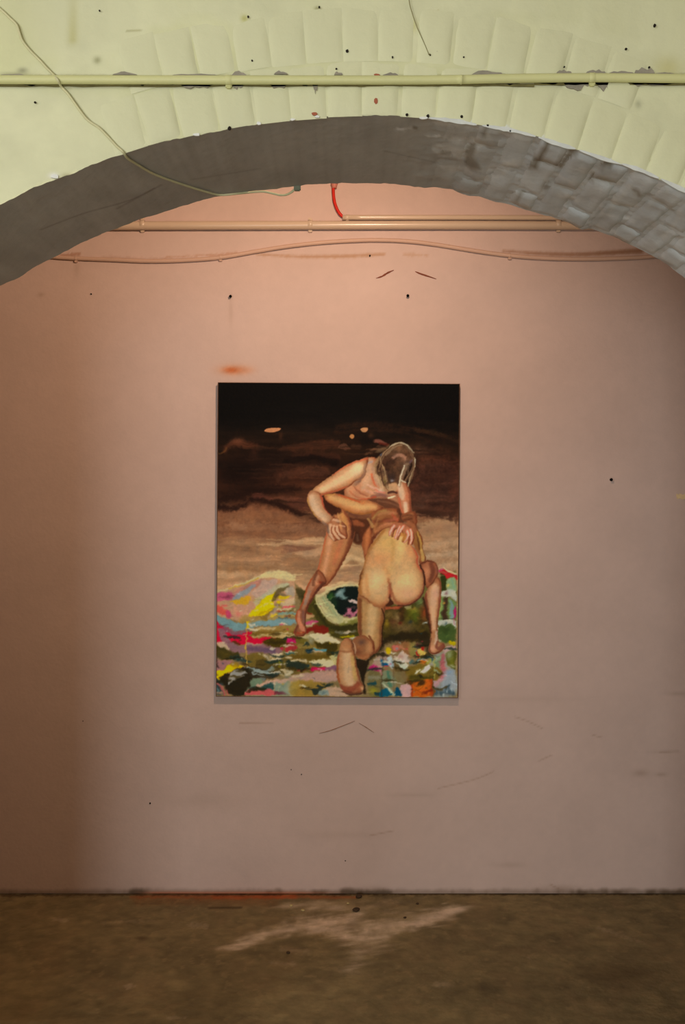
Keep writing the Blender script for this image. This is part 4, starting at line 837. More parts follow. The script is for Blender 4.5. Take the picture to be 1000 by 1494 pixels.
B(kj((20, 420), (120, 300), (180, 290), (210, 340), (200, 420), (120, 450)), (176, 138, 118), 2, .9, 1); B(kj((0, 440), (60, 430), (110, 445), (130, 500), (60, 490), (0, 470)), (190, 44, 100), 1.3, .95, .7); S(kj((110, 440), (130, 520)), 4, (196, 130, 130), 1.5, .7)
B(kj((120, 350), (150, 380), (200, 380), (205, 430), (150, 430), (118, 400)), (34, 82, 108), 1.1, 1, .8); B(kj((190, 360), (235, 345), (255, 400), (250, 470), (210, 440)), (198, 192, 182), 1.2, 1, .7); S(kj((160, 436), (205, 440)), 1.8, (200, 50, 70), .8, .9); Q(kj((245, 420))[0], (2, 5), (110, 130, 140), .6)
B(kj((225, 240), (300, 190), (460, 190), (500, 260), (440, 340), (300, 300), (240, 300)), (142, 94, 60), 2.5, .95, 1.5); B(kj((236, 240), (290, 215), (310, 270), (270, 290)), (194, 104, 92), 1.6, .9, 1); S(kj((320, 240), (360, 270)), 4, (190, 120, 90), 1.5, .8, .8)
B(kj((172, 270), (195, 245), (222, 270), (205, 320), (180, 305)), (206, 166, 26), 1.2, .95, .6); B(kj((420, 190), (480, 200), (500, 300), (440, 330)), (142, 124, 70), 2, .85, 1)
B(kj((262, 350), (300, 330), (330, 280), (360, 310), (420, 325), (400, 360), (430, 385), (370, 405), (300, 400)), (208, 176, 154), 1.3, .95, 1.2); Q(kj((320, 350))[0], (4, 3), (170, 110, 90), .6)
B(kj((265, 410), (320, 405), (402, 420), (390, 455), (360, 475), (310, 440)), (206, 196, 164), 1.1, 1, .6); B(kj((270, 420), (330, 460), (320, 490), (270, 480)), (96, 74, 40), 1.6, .8)
B(kj((500, 265), (530, 240), (565, 265), (635, 330), (560, 355), (520, 350), (530, 310)), (208, 168, 88), 1.2, 1, .7); S(kj((505, 215), (535, 225), (558, 250)), [3, 4, 3], (186, 40, 30), 1, .95, .6); S(kj((497, 270), (500, 300), (520, 320), (522, 352)), 1.8, (176, 40, 30), .8, .95, .4)
B(kj((505, 400), (540, 370), (595, 362), (590, 400), (560, 420)), (214, 110, 38), 1.1, 1, .6); S(kj((495, 395), (530, 368), (580, 350), (620, 340), (662, 368)), [2, 4, 3, 4, 3], (38, 76, 82), .9, .95, .6); S(kj((420, 400), (450, 375), (470, 380)), 3, (70, 96, 92), 1, .8); Q(kj((572, 375))[0], (1.6, 1.6), (40, 60, 90), .9)
B(kj((528, 510), (570, 460), (620, 420), (645, 425), (640, 460), (590, 510)), (220, 208, 178), 1, 1, .5); B(kj((465, 510), (500, 475), (545, 470), (530, 490), (490, 515)), (214, 200, 166), 1, .95, .5); S(kj((600, 400), (640, 380)), 5, (160, 150, 60), 1.4, .7)
S(kj((680, 330), (682, 560)), 1.8, (176, 160, 90), .8, .8); S(kj((684, 480), (740, 510)), 2, (170, 176, 150), .9, .7); S(kj((672, 560), (672, 745)), 2.5, (90, 70, 40), 1, .8)
S(kj((148, 270), (142, 500), (138, 745)), 1.1, (70, 52, 40), .7, .75); S(kj((262, 300), (258, 745)), 1, (90, 66, 48), .7, .6)
# shadow under and between the legs
B(kg((130, 540), (300, 520), (560, 430), (600, 560), (640, 740), (660, 857), (100, 857)), (72, 58, 28), 2.5, 1, 1.5, tex=.45)
S(kg((175, 545), (260, 548), (340, 538)), [4, 5, 3], (186, 88, 62), 1.2, .9, .7); S(kg((390, 545), (420, 540)), 6, (190, 164, 130), 1.2, .85, .6); S(kg((450, 560), (475, 550)), 3, (196, 90, 60), 1, .8)
for c, r, col, a_ in [((220, 610), (9, 8), (112, 88, 52), .7), ((290, 650), (4, 7), (160, 130, 92), .7), ((340, 610), (5, 12), (58, 32, 20), .8), ((440, 610), (10, 12), (98, 92, 30), .8), ((470, 570), (6, 5), (130, 120, 50), .7), ((525, 480), (6, 8), (120, 130, 80), .8), ((570, 590), (5, 11), (150, 70, 40), .8),
                      ((360, 750), (16, 8), (116, 92, 62), .7), ((190, 720), (4, 7), (150, 120, 40), .7), ((250, 700), (6, 6), (96, 60, 40), .7), ((425, 695), (2, 3), (30, 36, 44), .8), ((585, 707), (2, 2), (214, 220, 214), .9), ((610, 690), (1.6, 2.4), (206, 180, 150), .8), ((545, 790), (4, 3), (110, 84, 30), .7), ((480, 650), (4, 8), (70, 80, 30), .7), ((330, 700), (3, 3), (110, 40, 30), .7)]:
    Q(kg(c)[0], r, col, a_, tex=.4)
B(kj((130, 150), (300, 90), (480, 80), (600, 90), (650, 200), (640, 300), (560, 230), (480, 190), (300, 185), (200, 200), (120, 280), (60, 330), (0, 380), (0, 320)), (46, 35, 20), 3, .9, 1.2)
# loose dry-brush streaks over ground, dunes and hills
R2 = random.Random(11)
def streaks(n, x0, x1, y0, y1, L, wd, amp, slope=.08, a=.7, lift=0):
    for _ in range(n):
        x = R2.uniform(x0, x1); y = R2.uniform(y0, y1); l = R2.uniform(*L); k = R2.uniform(-slope, slope)*l
        j = int(np.clip((y-PY0)/(PY1-PY0)*(NY-1), 0, NY-1)); i_ = int(np.clip((x-PX0)/(PX1-PX0)*(NX-1), 0, NX-1))
        c = A.C[j, i_]*(1+R2.uniform(-amp, amp))+lift*R2.random()*np.array((1, .8, .6))
        S([(x-l/2, y-k/2), (x, y+R2.uniform(-1.5, 1.5)), (x+l/2, y+k/2)], [wd*.3, wd*R2.uniform(.6, 1.2), wd*.2], np.clip(c, 6, 235), .9, a, .4, bris=.5)
streaks(90, 330, 660, 650, 735, (20, 70), 3.2, .30, .06, .6, 10)
streaks(70, 325, 665, 740, 850, (25, 80), 4, .14, .10, .55, 8)
streaks(150, 320, 560, 862, 1010, (7, 24), 1.6, .40, .25, .7, 6)
streaks(90, 560, 668, 850, 1012, (5, 16), 1.6, .45, .6, .7, 6)
for _ in range(60):
    x = R2.uniform(322, 665); y = R2.uniform(880, 1012)
    Q((x, y), (R2.uniform(.7, 2), R2.uniform(.6, 1.2)), R2.choice([(220, 200, 160), (210, 190, 170), (60, 46, 26), (30, 60, 66), (196, 60, 80), (206, 160, 50), (120, 140, 134)]), .8)
for _ in range(46):
    x = R2.uniform(325, 660); y = R2.uniform(925, 1008); l = R2.uniform(5, 16)
    S([(x-l, y+R2.uniform(-2, 2)), (x, y), (x+l, y+R2.uniform(-2, 2))], [1, R2.uniform(3, 6), 1], R2.choice([(56, 44, 20), (44, 36, 20), (70, 54, 24), (40, 50, 42)]), 1.2, .8, 1.2)
for _ in range(26):
    x = R2.uniform(330, 655); y = R2.uniform(905, 1006); l = R2.uniform(3, 11)
    S([(x-l, y+R2.uniform(-1, 2)), (x, y), (x+l, y+R2.uniform(-1, 2))], [.6, R2.uniform(1.6, 3.4), .6], R2.choice([(216, 194, 158), (208, 186, 156), (196, 170, 140)]), .8, .85, 1.)
def warp(amp, sc, seed, y0=0):
    dx = (fbm(UX/sc, UY/sc, seed, 3)-.5)*2*amp; dy = (fbm(UX/sc, UY/sc, seed+7, 3)-.5)*2*amp
    k_ = ss(y0-12, y0+12, UY); dx, dy = dx*k_, dy*k_
    gx = np.clip((UX+dx-PX0)/(PX1-PX0)*(NX-1), 0, NX-1.001); gy = np.clip((UY+dy-PY0)/(PY1-PY0)*(NY-1), 0, NY-1.001)
    x0 = gx.astype(int); y0_ = gy.astype(int); fx_ = (gx-x0)[..., None]; fy_ = (gy-y0_)[..., None]
    A.C = (A.C[y0_, x0]*(1-fx_)+A.C[y0_, x0+1]*fx_)*(1-fy_)+(A.C[y0_+1, x0]*(1-fx_)+A.C[y0_+1, x0+1]*fx_)*fy_
warp(1.5, 6, 401, 862); warp(1.2, 2.4, 431, 862); warp(2.5, 14, 461, 650)
def blur(m, r):
    for ax in (0, 1):
        n_ = m.shape[ax]; p_ = np.concatenate([np.repeat(m.take([0], ax), r+1, ax), m, np.repeat(m.take([-1], ax), r, ax)], ax)
        c_ = np.cumsum(p_, ax); m = (c_.take(range(2*r+1, 2*r+1+n_), ax)-c_.take(range(0, n_), ax))/(2*r+1)
    return m
RIM = (142, 80, 54)
def FB(pts, col, *k, r=6, a=.95, sh=(2, 1), rc=(70, 36, 24), **kw):
    """a flesh shape with its turning edge painted darker, most on the right and below"""
    m = B(pts, col, *k, **kw)
    for r_, c_, a_, g_, o_ in ((r+3, RIM, .85, 1.7, .10), (3, rc, a*.8, 1.5, .30)):
        b_ = blur(blur(m, r_), max(2, r_//2)); b_ = np.roll(np.roll(b_, -sh[0], 1), -sh[1], 0)
        e_ = np.clip((1-b_)*g_-o_, 0, 1)*m*a_
        A.C = A.C*(1-e_[..., None])+np.array(c_)*e_[..., None]
    return m
# ---- standing figure, painted in loose flesh tones
FL, FM, FD, FX = (226, 186, 142), (192, 142, 104), (140, 84, 56), (74, 42, 30)
RD = (190, 96, 68)
# far leg
m = FB(kl((225, 40), (265, 110), (280, 200), (272, 290), (235, 370), (208, 425), (196, 350), (172, 250), (180, 150)), (150, 88, 56), 1.1, 1); S(kl((240, 110), (225, 220), (215, 350)), [5, 6, 3], (186, 112, 74), 2.4, .8, clip=m); S(kl((270, 120), (275, 220), (240, 360)), 4, (92, 50, 34), 2, .7, clip=m)
# pelvis left in shadow
B(kl((20, 0), (230, 20), (260, 90), (200, 170), (165, 270), (110, 260), (70, 200), (30, 110)), (84, 49, 33), 2, 1, .5); S(kl((70, 70), (130, 80), (185, 100)), [5, 8, 5], (146, 84, 56), 2, .8); Q(kl((135, 200))[0], (5, 9), (62, 38, 28), .8); S(kl((135, 190), (140, 240)), 3, (122, 88, 66), 1.6, .5)
# near leg: thigh, knee, shin, foot
th = kk((320, 570), (350, 555), (395, 590), (430, 660), (450, 750))+[(518, 776), (514, 792), (505, 812), (494, 832), (484, 848), (474, 856), (466, 852), (461, 842), (465, 826), (470, 806), (474, 786), (479, 772)]+kk((290, 690))
m = FB(th, (176, 116, 80), 1.1, 1); S([(484, 760), (480, 800), (472, 842)], [9, 7, 5], (206, 146, 110), 3.5, .8, clip=m); S([(516, 775), (505, 812), (488, 845)], [8, 7, 5], (110, 64, 44), 3, .85, clip=m); S([(479, 774), (470, 806), (463, 842)], 2, RD, 1.2, .7, clip=m); S([(498, 790), (488, 822)], 6, (186, 106, 76), 3, .6, clip=m); S(kk((340, 570), (380, 640), (400, 720)), [4, 6, 4], (206, 140, 84), 2.5, .7, clip=m); Q(kf((390, 190))[0], (6, 5), (206, 140, 104), .7, clip=m); Q(kf((440, 210))[0], (4, 6), (120, 70, 50), .6, clip=m)
sh = kf((350, 90), (270, 180), (215, 290), (185, 400), (150, 500), (105, 570), (92, 650), (110, 700), (75, 785), (95, 826), (150, 835), (195, 825), (218, 755), (205, 700), (210, 620), (225, 530), (270, 440), (310, 370), (370, 300), (440, 215))
m = FB(sh, (150, 92, 66), 1.1, 1); S(kf((330, 170), (270, 280), (220, 400), (180, 520)), [7, 7, 6, 4], (178, 124, 96), 2, .8, clip=m); S(kf((250, 330), (200, 470)), 4, (146, 118, 104), 1.8, .7, clip=m); S(kf((400, 250), (320, 370), (250, 470), (215, 600), (205, 700)), [7, 6, 4, 3, 3], (86, 50, 38), 1.8, .85, clip=m); S(kf((270, 180), (215, 290), (160, 480), (105, 570), (92, 650)), 2, (176, 76, 44), 1.1, .8, clip=m); S(kf((330, 100), (300, 200), (290, 260)), 4, (96, 60, 44), 1.6, .7, clip=m)
Q(kf((330, 240))[0], (3.4, 3.4), (212, 140, 104), .8, clip=m); Q(kf((370, 230))[0], (3, 2), (120, 50, 34), .8, clip=m); S(kf((135, 560), (130, 650), (160, 730), (190, 770)), [4, 5, 7, 5], (204, 128, 98), 1.8, .85, clip=m); S(kf((180, 560), (185, 680)), 4, (120, 84, 74), 1.8, .7, clip=m); S(kf((80, 790), (140, 800), (190, 790)), 3, (150, 66, 44), 1.2, .8, clip=m); Q(kf((155, 795))[0], (2, 1.4), (206, 130, 84), .7, clip=m); S(kf((110, 720), (90, 800)), 3, (104, 62, 44), 1.6, .8, clip=m)
# torso
m = FB(kk((530, 190), (600, 170), (660, 200), (720, 330), (790, 420), (810, 560), (700, 570), (560, 545), (430, 520), (380, 440), (430, 350)), (178, 120, 90), 1.4, 1)
B(kk((400, 420), (460, 345), (540, 310), (620, 330), (690, 420), (640, 470), (540, 490), (460, 480)), (194, 138, 104), 3, .8, 1, clip=m); Q(kk((480, 410))[0], (8, 8), (200, 130, 96), .8, clip=m); Q(kk((530, 450))[0], (10, 5), (196, 122, 88), .7, clip=m); S(kk((460, 360), (500, 350)), 3, (124, 96, 84), 1.8, .7, clip=m); Q(kk((455, 375))[0], (4, 4), (134, 100, 80), .6, clip=m)
S(kk((575, 195), (570, 280), (545, 360), (520, 410)), [8, 11, 10, 4], (204, 160, 126), 3.2, .6, clip=m); S(kk((590, 300), (610, 360), (640, 400)), [3, 5, 3], RD, 1.6, .8, clip=m); S(kk((560, 210), (590, 200)), 3, (160, 140, 136), 1.4, .7, clip=m); S(kk((540, 420), (600, 440), (650, 430)), [4, 5, 3], (210, 150, 120), 1.6, .7, clip=m); S(kk((590, 470), (650, 460), (700, 470)), 4, (120, 80, 70), 1.8, .7, clip=m)
S(kk((480, 495), (560, 490), (620, 470)), [2, 3, 3], (176, 74, 50), 1.4, .7, clip=m); B(kk((560, 495), (640, 480), (740, 490), (810, 540), (810, 575), (690, 565), (640, 530)), (92, 58, 42), 2.2, .95, .6); S(kk((640, 500), (740, 520), (800, 545)), 3, (130, 88, 66), 1.6, .6)
B(kk((215, 470), (330, 530), (360, 590), (300, 610), (245, 560)), (58, 32, 24), 2, .9)
# near arm
m = FB(kk((560, 168), (500, 188), (430, 212), (350, 258), (290, 305), (200, 368), (130, 425), (98, 480), (130, 505), (215, 462), (330, 428), (420, 392), (470, 350), (530, 320), (550, 240)), (198, 146, 108), 1.1, 1)
S(kk((500, 245), (420, 300), (320, 360), (210, 420)), [10, 11, 9, 7], (218, 176, 134), 3, .85, clip=m); Q(kk((478, 255))[0], (7, 9), (232, 200, 152), .85, clip=m, ang=.6); S(kk((560, 175), (430, 218), (350, 262), (290, 305)), 3, RD, 1.6, .8, clip=m); S(kk((400, 395), (300, 435), (180, 465)), [3, 4, 4], (170, 90, 64), 1.8, .8, clip=m); S(kk((540, 230), (535, 300), (490, 350)), 5, (150, 116, 96), 2, .7, clip=m); S(kk((290, 310), (180, 390), (110, 450)), 2, (150, 110, 76), 1.4, .6, clip=m)
m = FB(kk((110, 440), (95, 490), (118, 560), (160, 625), (215, 675), (255, 700), (310, 640), (270, 600), (228, 545), (212, 480), (190, 445), (150, 430)), (192, 146, 112), 1.1, 1)
S(kk((130, 480), (160, 570), (230, 650)), [7, 9, 6], (212, 170, 134), 2.6, .8, clip=m); S(kk((205, 465), (222, 540), (268, 602)), 3, (176, 80, 60), 1.5, .8, clip=m); S(kk((98, 490), (120, 565), (165, 630)), 2, (176, 128, 62), 1.4, .7, clip=m); S(kk((215, 670), (255, 700)), 4, (120, 96, 84), 1.6, .7, clip=m)
S(kk((225, 475), (245, 560), (290, 610)), [3, 5, 3], (60, 34, 25), 1.5, .85)
m = FB(kk((250, 690), (300, 635), (345, 650), (395, 690), (400, 730), (405, 790), (370, 795), (310, 812), (270, 780), (250, 740)), (178, 116, 84), 1.1, 1)
for p_ in [((275, 690), (268, 740), (300, 805)), ((300, 700), (300, 740), (345, 800)), ((325, 705), (330, 745), (385, 785))]: S(kk(*p_), [4.4, 4.4, 3], (212, 164, 130), 1.4, .85, clip=m)
for p_ in [((287, 705), (285, 745), (322, 800)), ((312, 710), (318, 745), (365, 795)), ((340, 700), (350, 740), (400, 780))]: S(kk(*p_), 1.6, (134, 74, 52), .8, .9, clip=m)
S(kk((325, 660), (370, 690), (390, 720)), [4, 5, 3], (120, 72, 52), 1.6, .7, clip=m); S(kk((300, 650), (350, 660)), 4, (212, 162, 128), 1.5, .8, clip=m); S(kk((345, 690), (385, 700)), 2, (206, 150, 120), 1, .8, clip=m); S(kk((250, 690), (258, 745)), 4, (96, 78, 70), 1.6, .7, clip=m)
# arm of the bent figure round the waist
m = FB(kk((225, 468), (260, 452), (330, 448), (400, 470), (480, 492), (560, 500), (620, 518), (680, 555), (640, 580), (560, 602), (500, 607), (430, 592), (360, 562), (300, 538), (250, 508)), (188, 130, 88), 1.4, 1)
S(kk((270, 475), (380, 510), (500, 545), (620, 550)), [5, 8, 9, 4], (208, 160, 108), 3.2, .7, clip=m); S(kk((340, 455), (460, 500), (500, 510)), 2.5, (176, 82, 52), 1.4, .8, clip=m); S(kk((300, 538), (400, 580), (500, 605), (600, 590)), 3, (156, 100, 56), 1.5, .8, clip=m); Q(kk((520, 520))[0], (4, 3), (186, 110, 70), .7, clip=m); S(kk((230, 462), (300, 452)), 2, (180, 130, 70), 1, .6, clip=m)
B(kk((400, 592), (520, 612), (600, 600), (590, 640), (500, 640), (430, 630)), (120, 78, 56), 2, .8); S(kk((420, 600), (480, 625)), 3, (96, 60, 46), 1.4, .8)
# head and neck of the bent figure
m = FB(kk((590, 600), (650, 570), (740, 558), (805, 580), (815, 640), (780, 690), (720, 720), (650, 740), (610, 800), (590, 770), (600, 680)), (132, 82, 54), 1.4, 1, .4)
for p_, c_ in [(((640, 610), (700, 590), (770, 600)), (166, 112, 76)), (((620, 660), (700, 650), (780, 650)), (112, 64, 44)), (((620, 740), (690, 690), (780, 680)), (178, 112, 76)), (((650, 640), (690, 620)), (150, 96, 62)), (((750, 610), (790, 650)), (168, 86, 62))]: S(kk(*p_), [4, 6, 4], c_, 2, .8, .5, clip=m)
S(kk((600, 640), (640, 590), (700, 575)), 3, (160, 120, 76), 1.5, .7, clip=m); S(kk((600, 690), (605, 780)), 3, (90, 50, 36), 1.4, .8); S(kk((565, 640), (600, 700)), [3, 5], (176, 128, 84), 1.4, .8); S(kk((800, 580), (830, 640), (800, 690)), 6, (80, 48, 34), 2, .8)
# far arm and its hand
m = FB(kk((775, 400), (800, 345), (840, 345), (868, 385), (886, 440), (892, 520), (892, 605), (835, 610), (808, 560), (792, 490)), (184, 122, 92), 1.1, 1)
S(kk((805, 370), (820, 440), (830, 480)), [6, 9, 6], (212, 172, 138), 2, .85, clip=m); S(kk((850, 520), (855, 600)), [5, 6], (226, 180, 146), 2, .85, clip=m); S(kk((798, 480), (815, 560), (838, 608)), 3, (182, 96, 70), 1.4, .8, clip=m); S(kk((872, 390), (888, 470), (890, 600)), 3, (130, 74, 54), 1.4, .8, clip=m); Q(kk((862, 470))[0], (4, 5), (186, 108, 82), .7, clip=m)
m = FB(kk((825, 610), (870, 590), (925, 590), (940, 640), (935, 690), (920, 720), (870, 670), (825, 645)), (120, 74, 50), 1.4, 1, .4); S(kk((840, 620), (900, 605)), 3, (160, 104, 70), 1.4, .7, clip=m); S(kk((840, 645), (900, 640)), 2, (84, 48, 34), 1.2, .7, clip=m)
# right arm of the bent figure, far side
m = FB(kl((640, 60), (690, 150), (728, 220), (735, 330), (762, 400), (745, 430), (705, 440), (700, 370), (660, 290), (630, 190)), (142, 96, 56), 1.2, 1); S(kl((660, 130), (690, 220), (705, 320)), 3, (90, 56, 34), 1.4, .8, clip=m); S(kl((680, 160), (715, 250), (720, 330)), 3, (176, 132, 74), 1.4, .8, clip=m); S(kl((725, 330), (735, 410)), 5, (190, 146, 90), 1.6, .8, clip=m)
# back and hips of the bent figure
bk_ = kl((420, 122), (500, 100), (580, 160), (620, 270), (665, 320), (692, 380), (694, 455), (722, 505), (745, 565), (752, 640), (738, 705), (700, 770), (640, 812), (560, 832), (500, 826), (452, 790), (425, 805), (392, 838), (330, 852), (270, 830), (225, 780), (160, 770), (148, 690), (152, 600), (165, 540), (190, 490), (212, 400), (250, 300), (310, 220), (360, 150))
m = FB(bk_, (202, 152, 106), 1.1, 1, r=11, a=.9, rc=(104, 60, 38))
Q(kl((420, 250))[0], (20, 18), (206, 160, 98), .7, clip=m); S(kl((545, 220), (530, 330), (500, 430)), [12, 13, 9], (216, 172, 114), 4, .7, clip=m); Q(kl((330, 420))[0], (20, 11), (202, 134, 92), .6, clip=m); Q(kl((620, 330))[0], (7, 12), (206, 140, 96), .7, clip=m); S(kl((640, 290), (685, 370), (690, 450), (722, 505)), [3, 4, 5, 5], (176, 86, 64), 2.2, .8, clip=m)
S(kl((440, 180), (465, 300), (450, 420)), 4, (186, 136, 82), 3, .5, clip=m); S(kl((380, 140), (310, 230), (250, 310), (212, 400), (180, 500), (152, 640), (158, 760)), [4, 5, 4, 4, 6, 8, 9], (150, 98, 58), 2.5, .8, clip=m); S(kl((180, 500), (150, 640)), 3, (96, 58, 38), 1.6, .8, clip=m)
Q(kl((310, 610))[0], (11, 16), (226, 184, 132), .9, clip=m, ang=.1); Q(kl((330, 690))[0], (9, 8), (216, 166, 118), .7, clip=m); Q(kl((580, 620))[0], (17, 14), (222, 180, 126), .9, clip=m, ang=-.5); Q(kl((600, 720))[0], (17, 9), (206, 148, 112), .8, clip=m); Q(kl((440, 500))[0], (7, 9), (212, 162, 106), .7, clip=m)
S(kl((220, 560), (225, 660), (240, 740)), 5, (184, 126, 84), 3, .6, clip=m); S(kl((420, 590), (432, 660), (436, 745)), [2, 4, 6], (146, 76, 54), 2, .9, clip=m); S(kl((380, 480), (425, 560), (420, 620)), [4, 6, 3], (190, 130, 86), 3, .5, clip=m); S(kl((440, 630), (455, 710), (490, 790), (560, 825), (650, 800), (720, 730), (748, 640)), [2, 3, 4, 5, 5, 5, 3], (146, 84, 60), 2.2, .8, clip=m); S(kl((225, 775), (280, 828), (350, 845), (410, 800)), [3, 5, 5, 4], (156, 98, 66), 2.4, .8, clip=m); S(kl((425, 660), (415, 740), (395, 800)), 3, (190, 124, 90), 2, .6, clip=m)
B(kl((432, 730), (445, 770), (475, 812), (440, 835), (395, 838), (425, 795)), (70, 38, 26), 1.4, .95); S(kl((745, 560), (752, 640), (735, 710), (690, 775), (600, 828), (510, 830)), 1.6, (70, 38, 28), 1, .8)
# hand spread on the back
m = FB(kl((430, 120), (470, 85), (530, 75), (590, 95), (640, 140), (655, 190), (650, 250), (630, 275), (600, 220), (560, 150), (500, 130), (455, 160)), (178, 116, 88), 1.1, 1)
for p_ in [((470, 105), (445, 140), (432, 185)), ((520, 115), (500, 170), (480, 215)), ((555, 110), (535, 140), (505, 195)), ((590, 150), (600, 190), (565, 250)), ((620, 140), (630, 200), (622, 265))]:
    S(kl(*p_), [5, 5.5, 3.6], (190, 108, 84), 1, 1); S(kl(*p_), [2.2, 2.8, 1.6], (220, 178, 152), 1.1, .85)
for p_ in [((470, 140), (455, 200)), ((530, 170), (505, 225)), ((545, 150), (560, 190)), ((575, 185), (548, 245)), ((612, 200), (600, 265))]: S(kl(*p_), [2, 3], (122, 66, 46), .9, .8)
S(kl((540, 185), (570, 195), (560, 230)), 5, (186, 120, 66), 1.6, .8); S(kl((600, 80), (640, 100), (660, 150)), 6, (150, 92, 64), 1.8, .8)
# far leg of the bent figure
m = FB(kg((522, 80), (560, 60), (610, 46), (665, 58), (702, 95), (712, 150), (704, 220), (650, 300), (606, 340), (580, 290), (562, 190), (535, 130)), (148, 90, 64), 1.2, 1); Q(kg((592, 180))[0], (6, 12), (188, 122, 90), .85, clip=m, ang=.2); S(kg((640, 90), (660, 160), (630, 260)), [6, 7, 5], (104, 60, 44), 2.2, .85, clip=m); S(kg((690, 110), (700, 180)), 3, (134, 84, 66), 1.4, .7, clip=m); S(kg((530, 85), (600, 55), (665, 62)), 2.5, (86, 48, 34), 1.3, .8, clip=m); S(kg((524, 100), (565, 190), (578, 300)), 2.5, (54, 30, 22), 1.2, .9)
m = FB(kg((706, 225), (738, 262), (746, 330), (738, 480), (722, 620), (708, 740))+kj((712, 90), (722, 180), (780, 200), (785, 235), (740, 285), (690, 310), (640, 300), (618, 250), (635, 180), (640, 100))+kg((640, 790), (625, 680), (600, 570), (575, 430), (610, 335), (660, 290)), (184, 130, 94), 1.1, 1)
S(kg((680, 330), (670, 450), (665, 600), (675, 760)), [10, 11, 8, 5], (210, 158, 120), 3, .85, clip=m); Q(kg((690, 400))[0], (5, 8), (214, 150, 122), .6, clip=m); S(kg((580, 400), (595, 520), (630, 680), (640, 800)), [5, 5, 3, 3], (112, 60, 42), 1.8, .85, clip=m); S(kg((742, 300), (735, 480), (718, 640)), 3, (138, 80, 58), 1.5, .8, clip=m)
Q(kj((665, 260))[0], (5, 6), (214, 146, 112), .85, clip=m); S(kj((700, 80), (700, 160), (690, 200)), 4, (206, 166, 136), 1.5, .8, clip=m); S(kj((715, 180), (700, 230), (730, 250), (780, 215)), [3, 4, 6, 5], (128, 72, 56), 1.5, .85, clip=m); S(kj((640, 150), (625, 240), (650, 300), (720, 295)), 2, (96, 50, 36), 1.2, .8, clip=m)
S(kg((560, 440), (600, 600), (640, 800)), [3, 4, 3], (64, 36, 24), 1.4, .8)
# kneeling leg: thigh, calf, sole
m = FB(kl((148, 745), (230, 775), (290, 835), (350, 850), (395, 838), (385, 900))+[(561, 899), (558, 915), (558, 938), (550, 952), (540, 950), (532, 934), (524, 922), (523, 900)], (174, 128, 86), 1.2, 1)
S([(545, 885), (543, 905), (541, 930)], [13, 13, 9], (202, 160, 114), 4, .85, clip=m); S([(526, 875), (526, 900), (527, 925)], [5, 6, 5], (112, 66, 42), 2, .85, clip=m); S([(560, 890), (557, 915), (557, 940)], 4, (128, 84, 52), 2, .8, clip=m); S(kl((230, 770), (300, 830), (390, 838)), 3, (150, 94, 64), 2, .6, clip=m); S([(558, 888), (562, 900), (559, 920), (559, 940)], 1.6, (54, 30, 20), 1, .85)
m = FB(ki((735, 130), (780, 65), (850, 55), (920, 90), (968, 160), (985, 215), (960, 260), (900, 315), (850, 322), (790, 295), (762, 230)), (152, 98, 66), 1.2, 1); Q(ki((925, 190))[0], (6, 10), (194, 134, 94), .85, clip=m); Q(ki((835, 130))[0], (6, 5), (96, 70, 58), .85, clip=m); S(ki((780, 290), (850, 310), (920, 290)), 4, (176, 116, 78), 1.6, .7, clip=m); S(ki((920, 60), (965, 130), (975, 200)), 2.5, (104, 54, 36), 1.2, .85); Q(ki((800, 240))[0], (5, 5), (110, 66, 48), .7, clip=m)
B(ki((770, 320), (880, 335), (930, 310), (900, 420), (870, 560), (890, 690), (860, 700), (850, 600), (800, 440)), (42, 31, 20), 1.8, .95, .6)
B(ki((620, 680), (730, 690), (860, 690), (830, 715), (740, 725), (720, 732), (640, 700)), (80, 50, 38), 1.2, .9)
m = FB(ki((600, 170), (625, 110), (680, 88), (720, 115), (738, 190), (762, 245), (772, 330), (790, 430), (822, 540), (862, 640), (850, 672), (790, 700), (710, 702), (640, 680), (598, 620), (568, 540), (556, 430), (562, 330), (580, 250)), (186, 132, 94), 1.2, 1)
S(ki((670, 270), (680, 400), (690, 520), (720, 600)), [12, 13, 14, 10], (214, 168, 126), 4, .85, clip=m); S(ki((735, 300), (750, 420), (770, 540)), 5, (198, 158, 96), 2, .7, clip=m); Q(ki((670, 150))[0], (7, 7), (176, 118, 82), .85, clip=m); S(ki((600, 230), (660, 240), (720, 230)), 3, (140, 84, 58), 1.8, .7, clip=m); S(ki((570, 280), (560, 420), (585, 570)), 3.5, (146, 74, 44), 1.6, .8, clip=m); S(ki((700, 330), (690, 460)), 2.5, (176, 140, 110), 1.5, .5, clip=m)
S(ki((600, 620), (660, 655), (740, 650), (800, 600)), [5, 8, 9, 7], (134, 68, 50), 2.2, .85, clip=m); S(ki((640, 680), (720, 695)), 4, (110, 58, 44), 1.4, .8, clip=m); Q(ki((845, 650))[0], (2.6, 3.4), (220, 172, 128), .9, clip=m); Q(ki((805, 660))[0], (4, 4), (150, 84, 60), .8, clip=m); S(ki((735, 120), (765, 190), (770, 250)), [2, 2.5, 1.5], (206, 158, 126), 1, .7); S(ki((728, 110), (745, 180)), 2, (90, 52, 36), 1, .8)
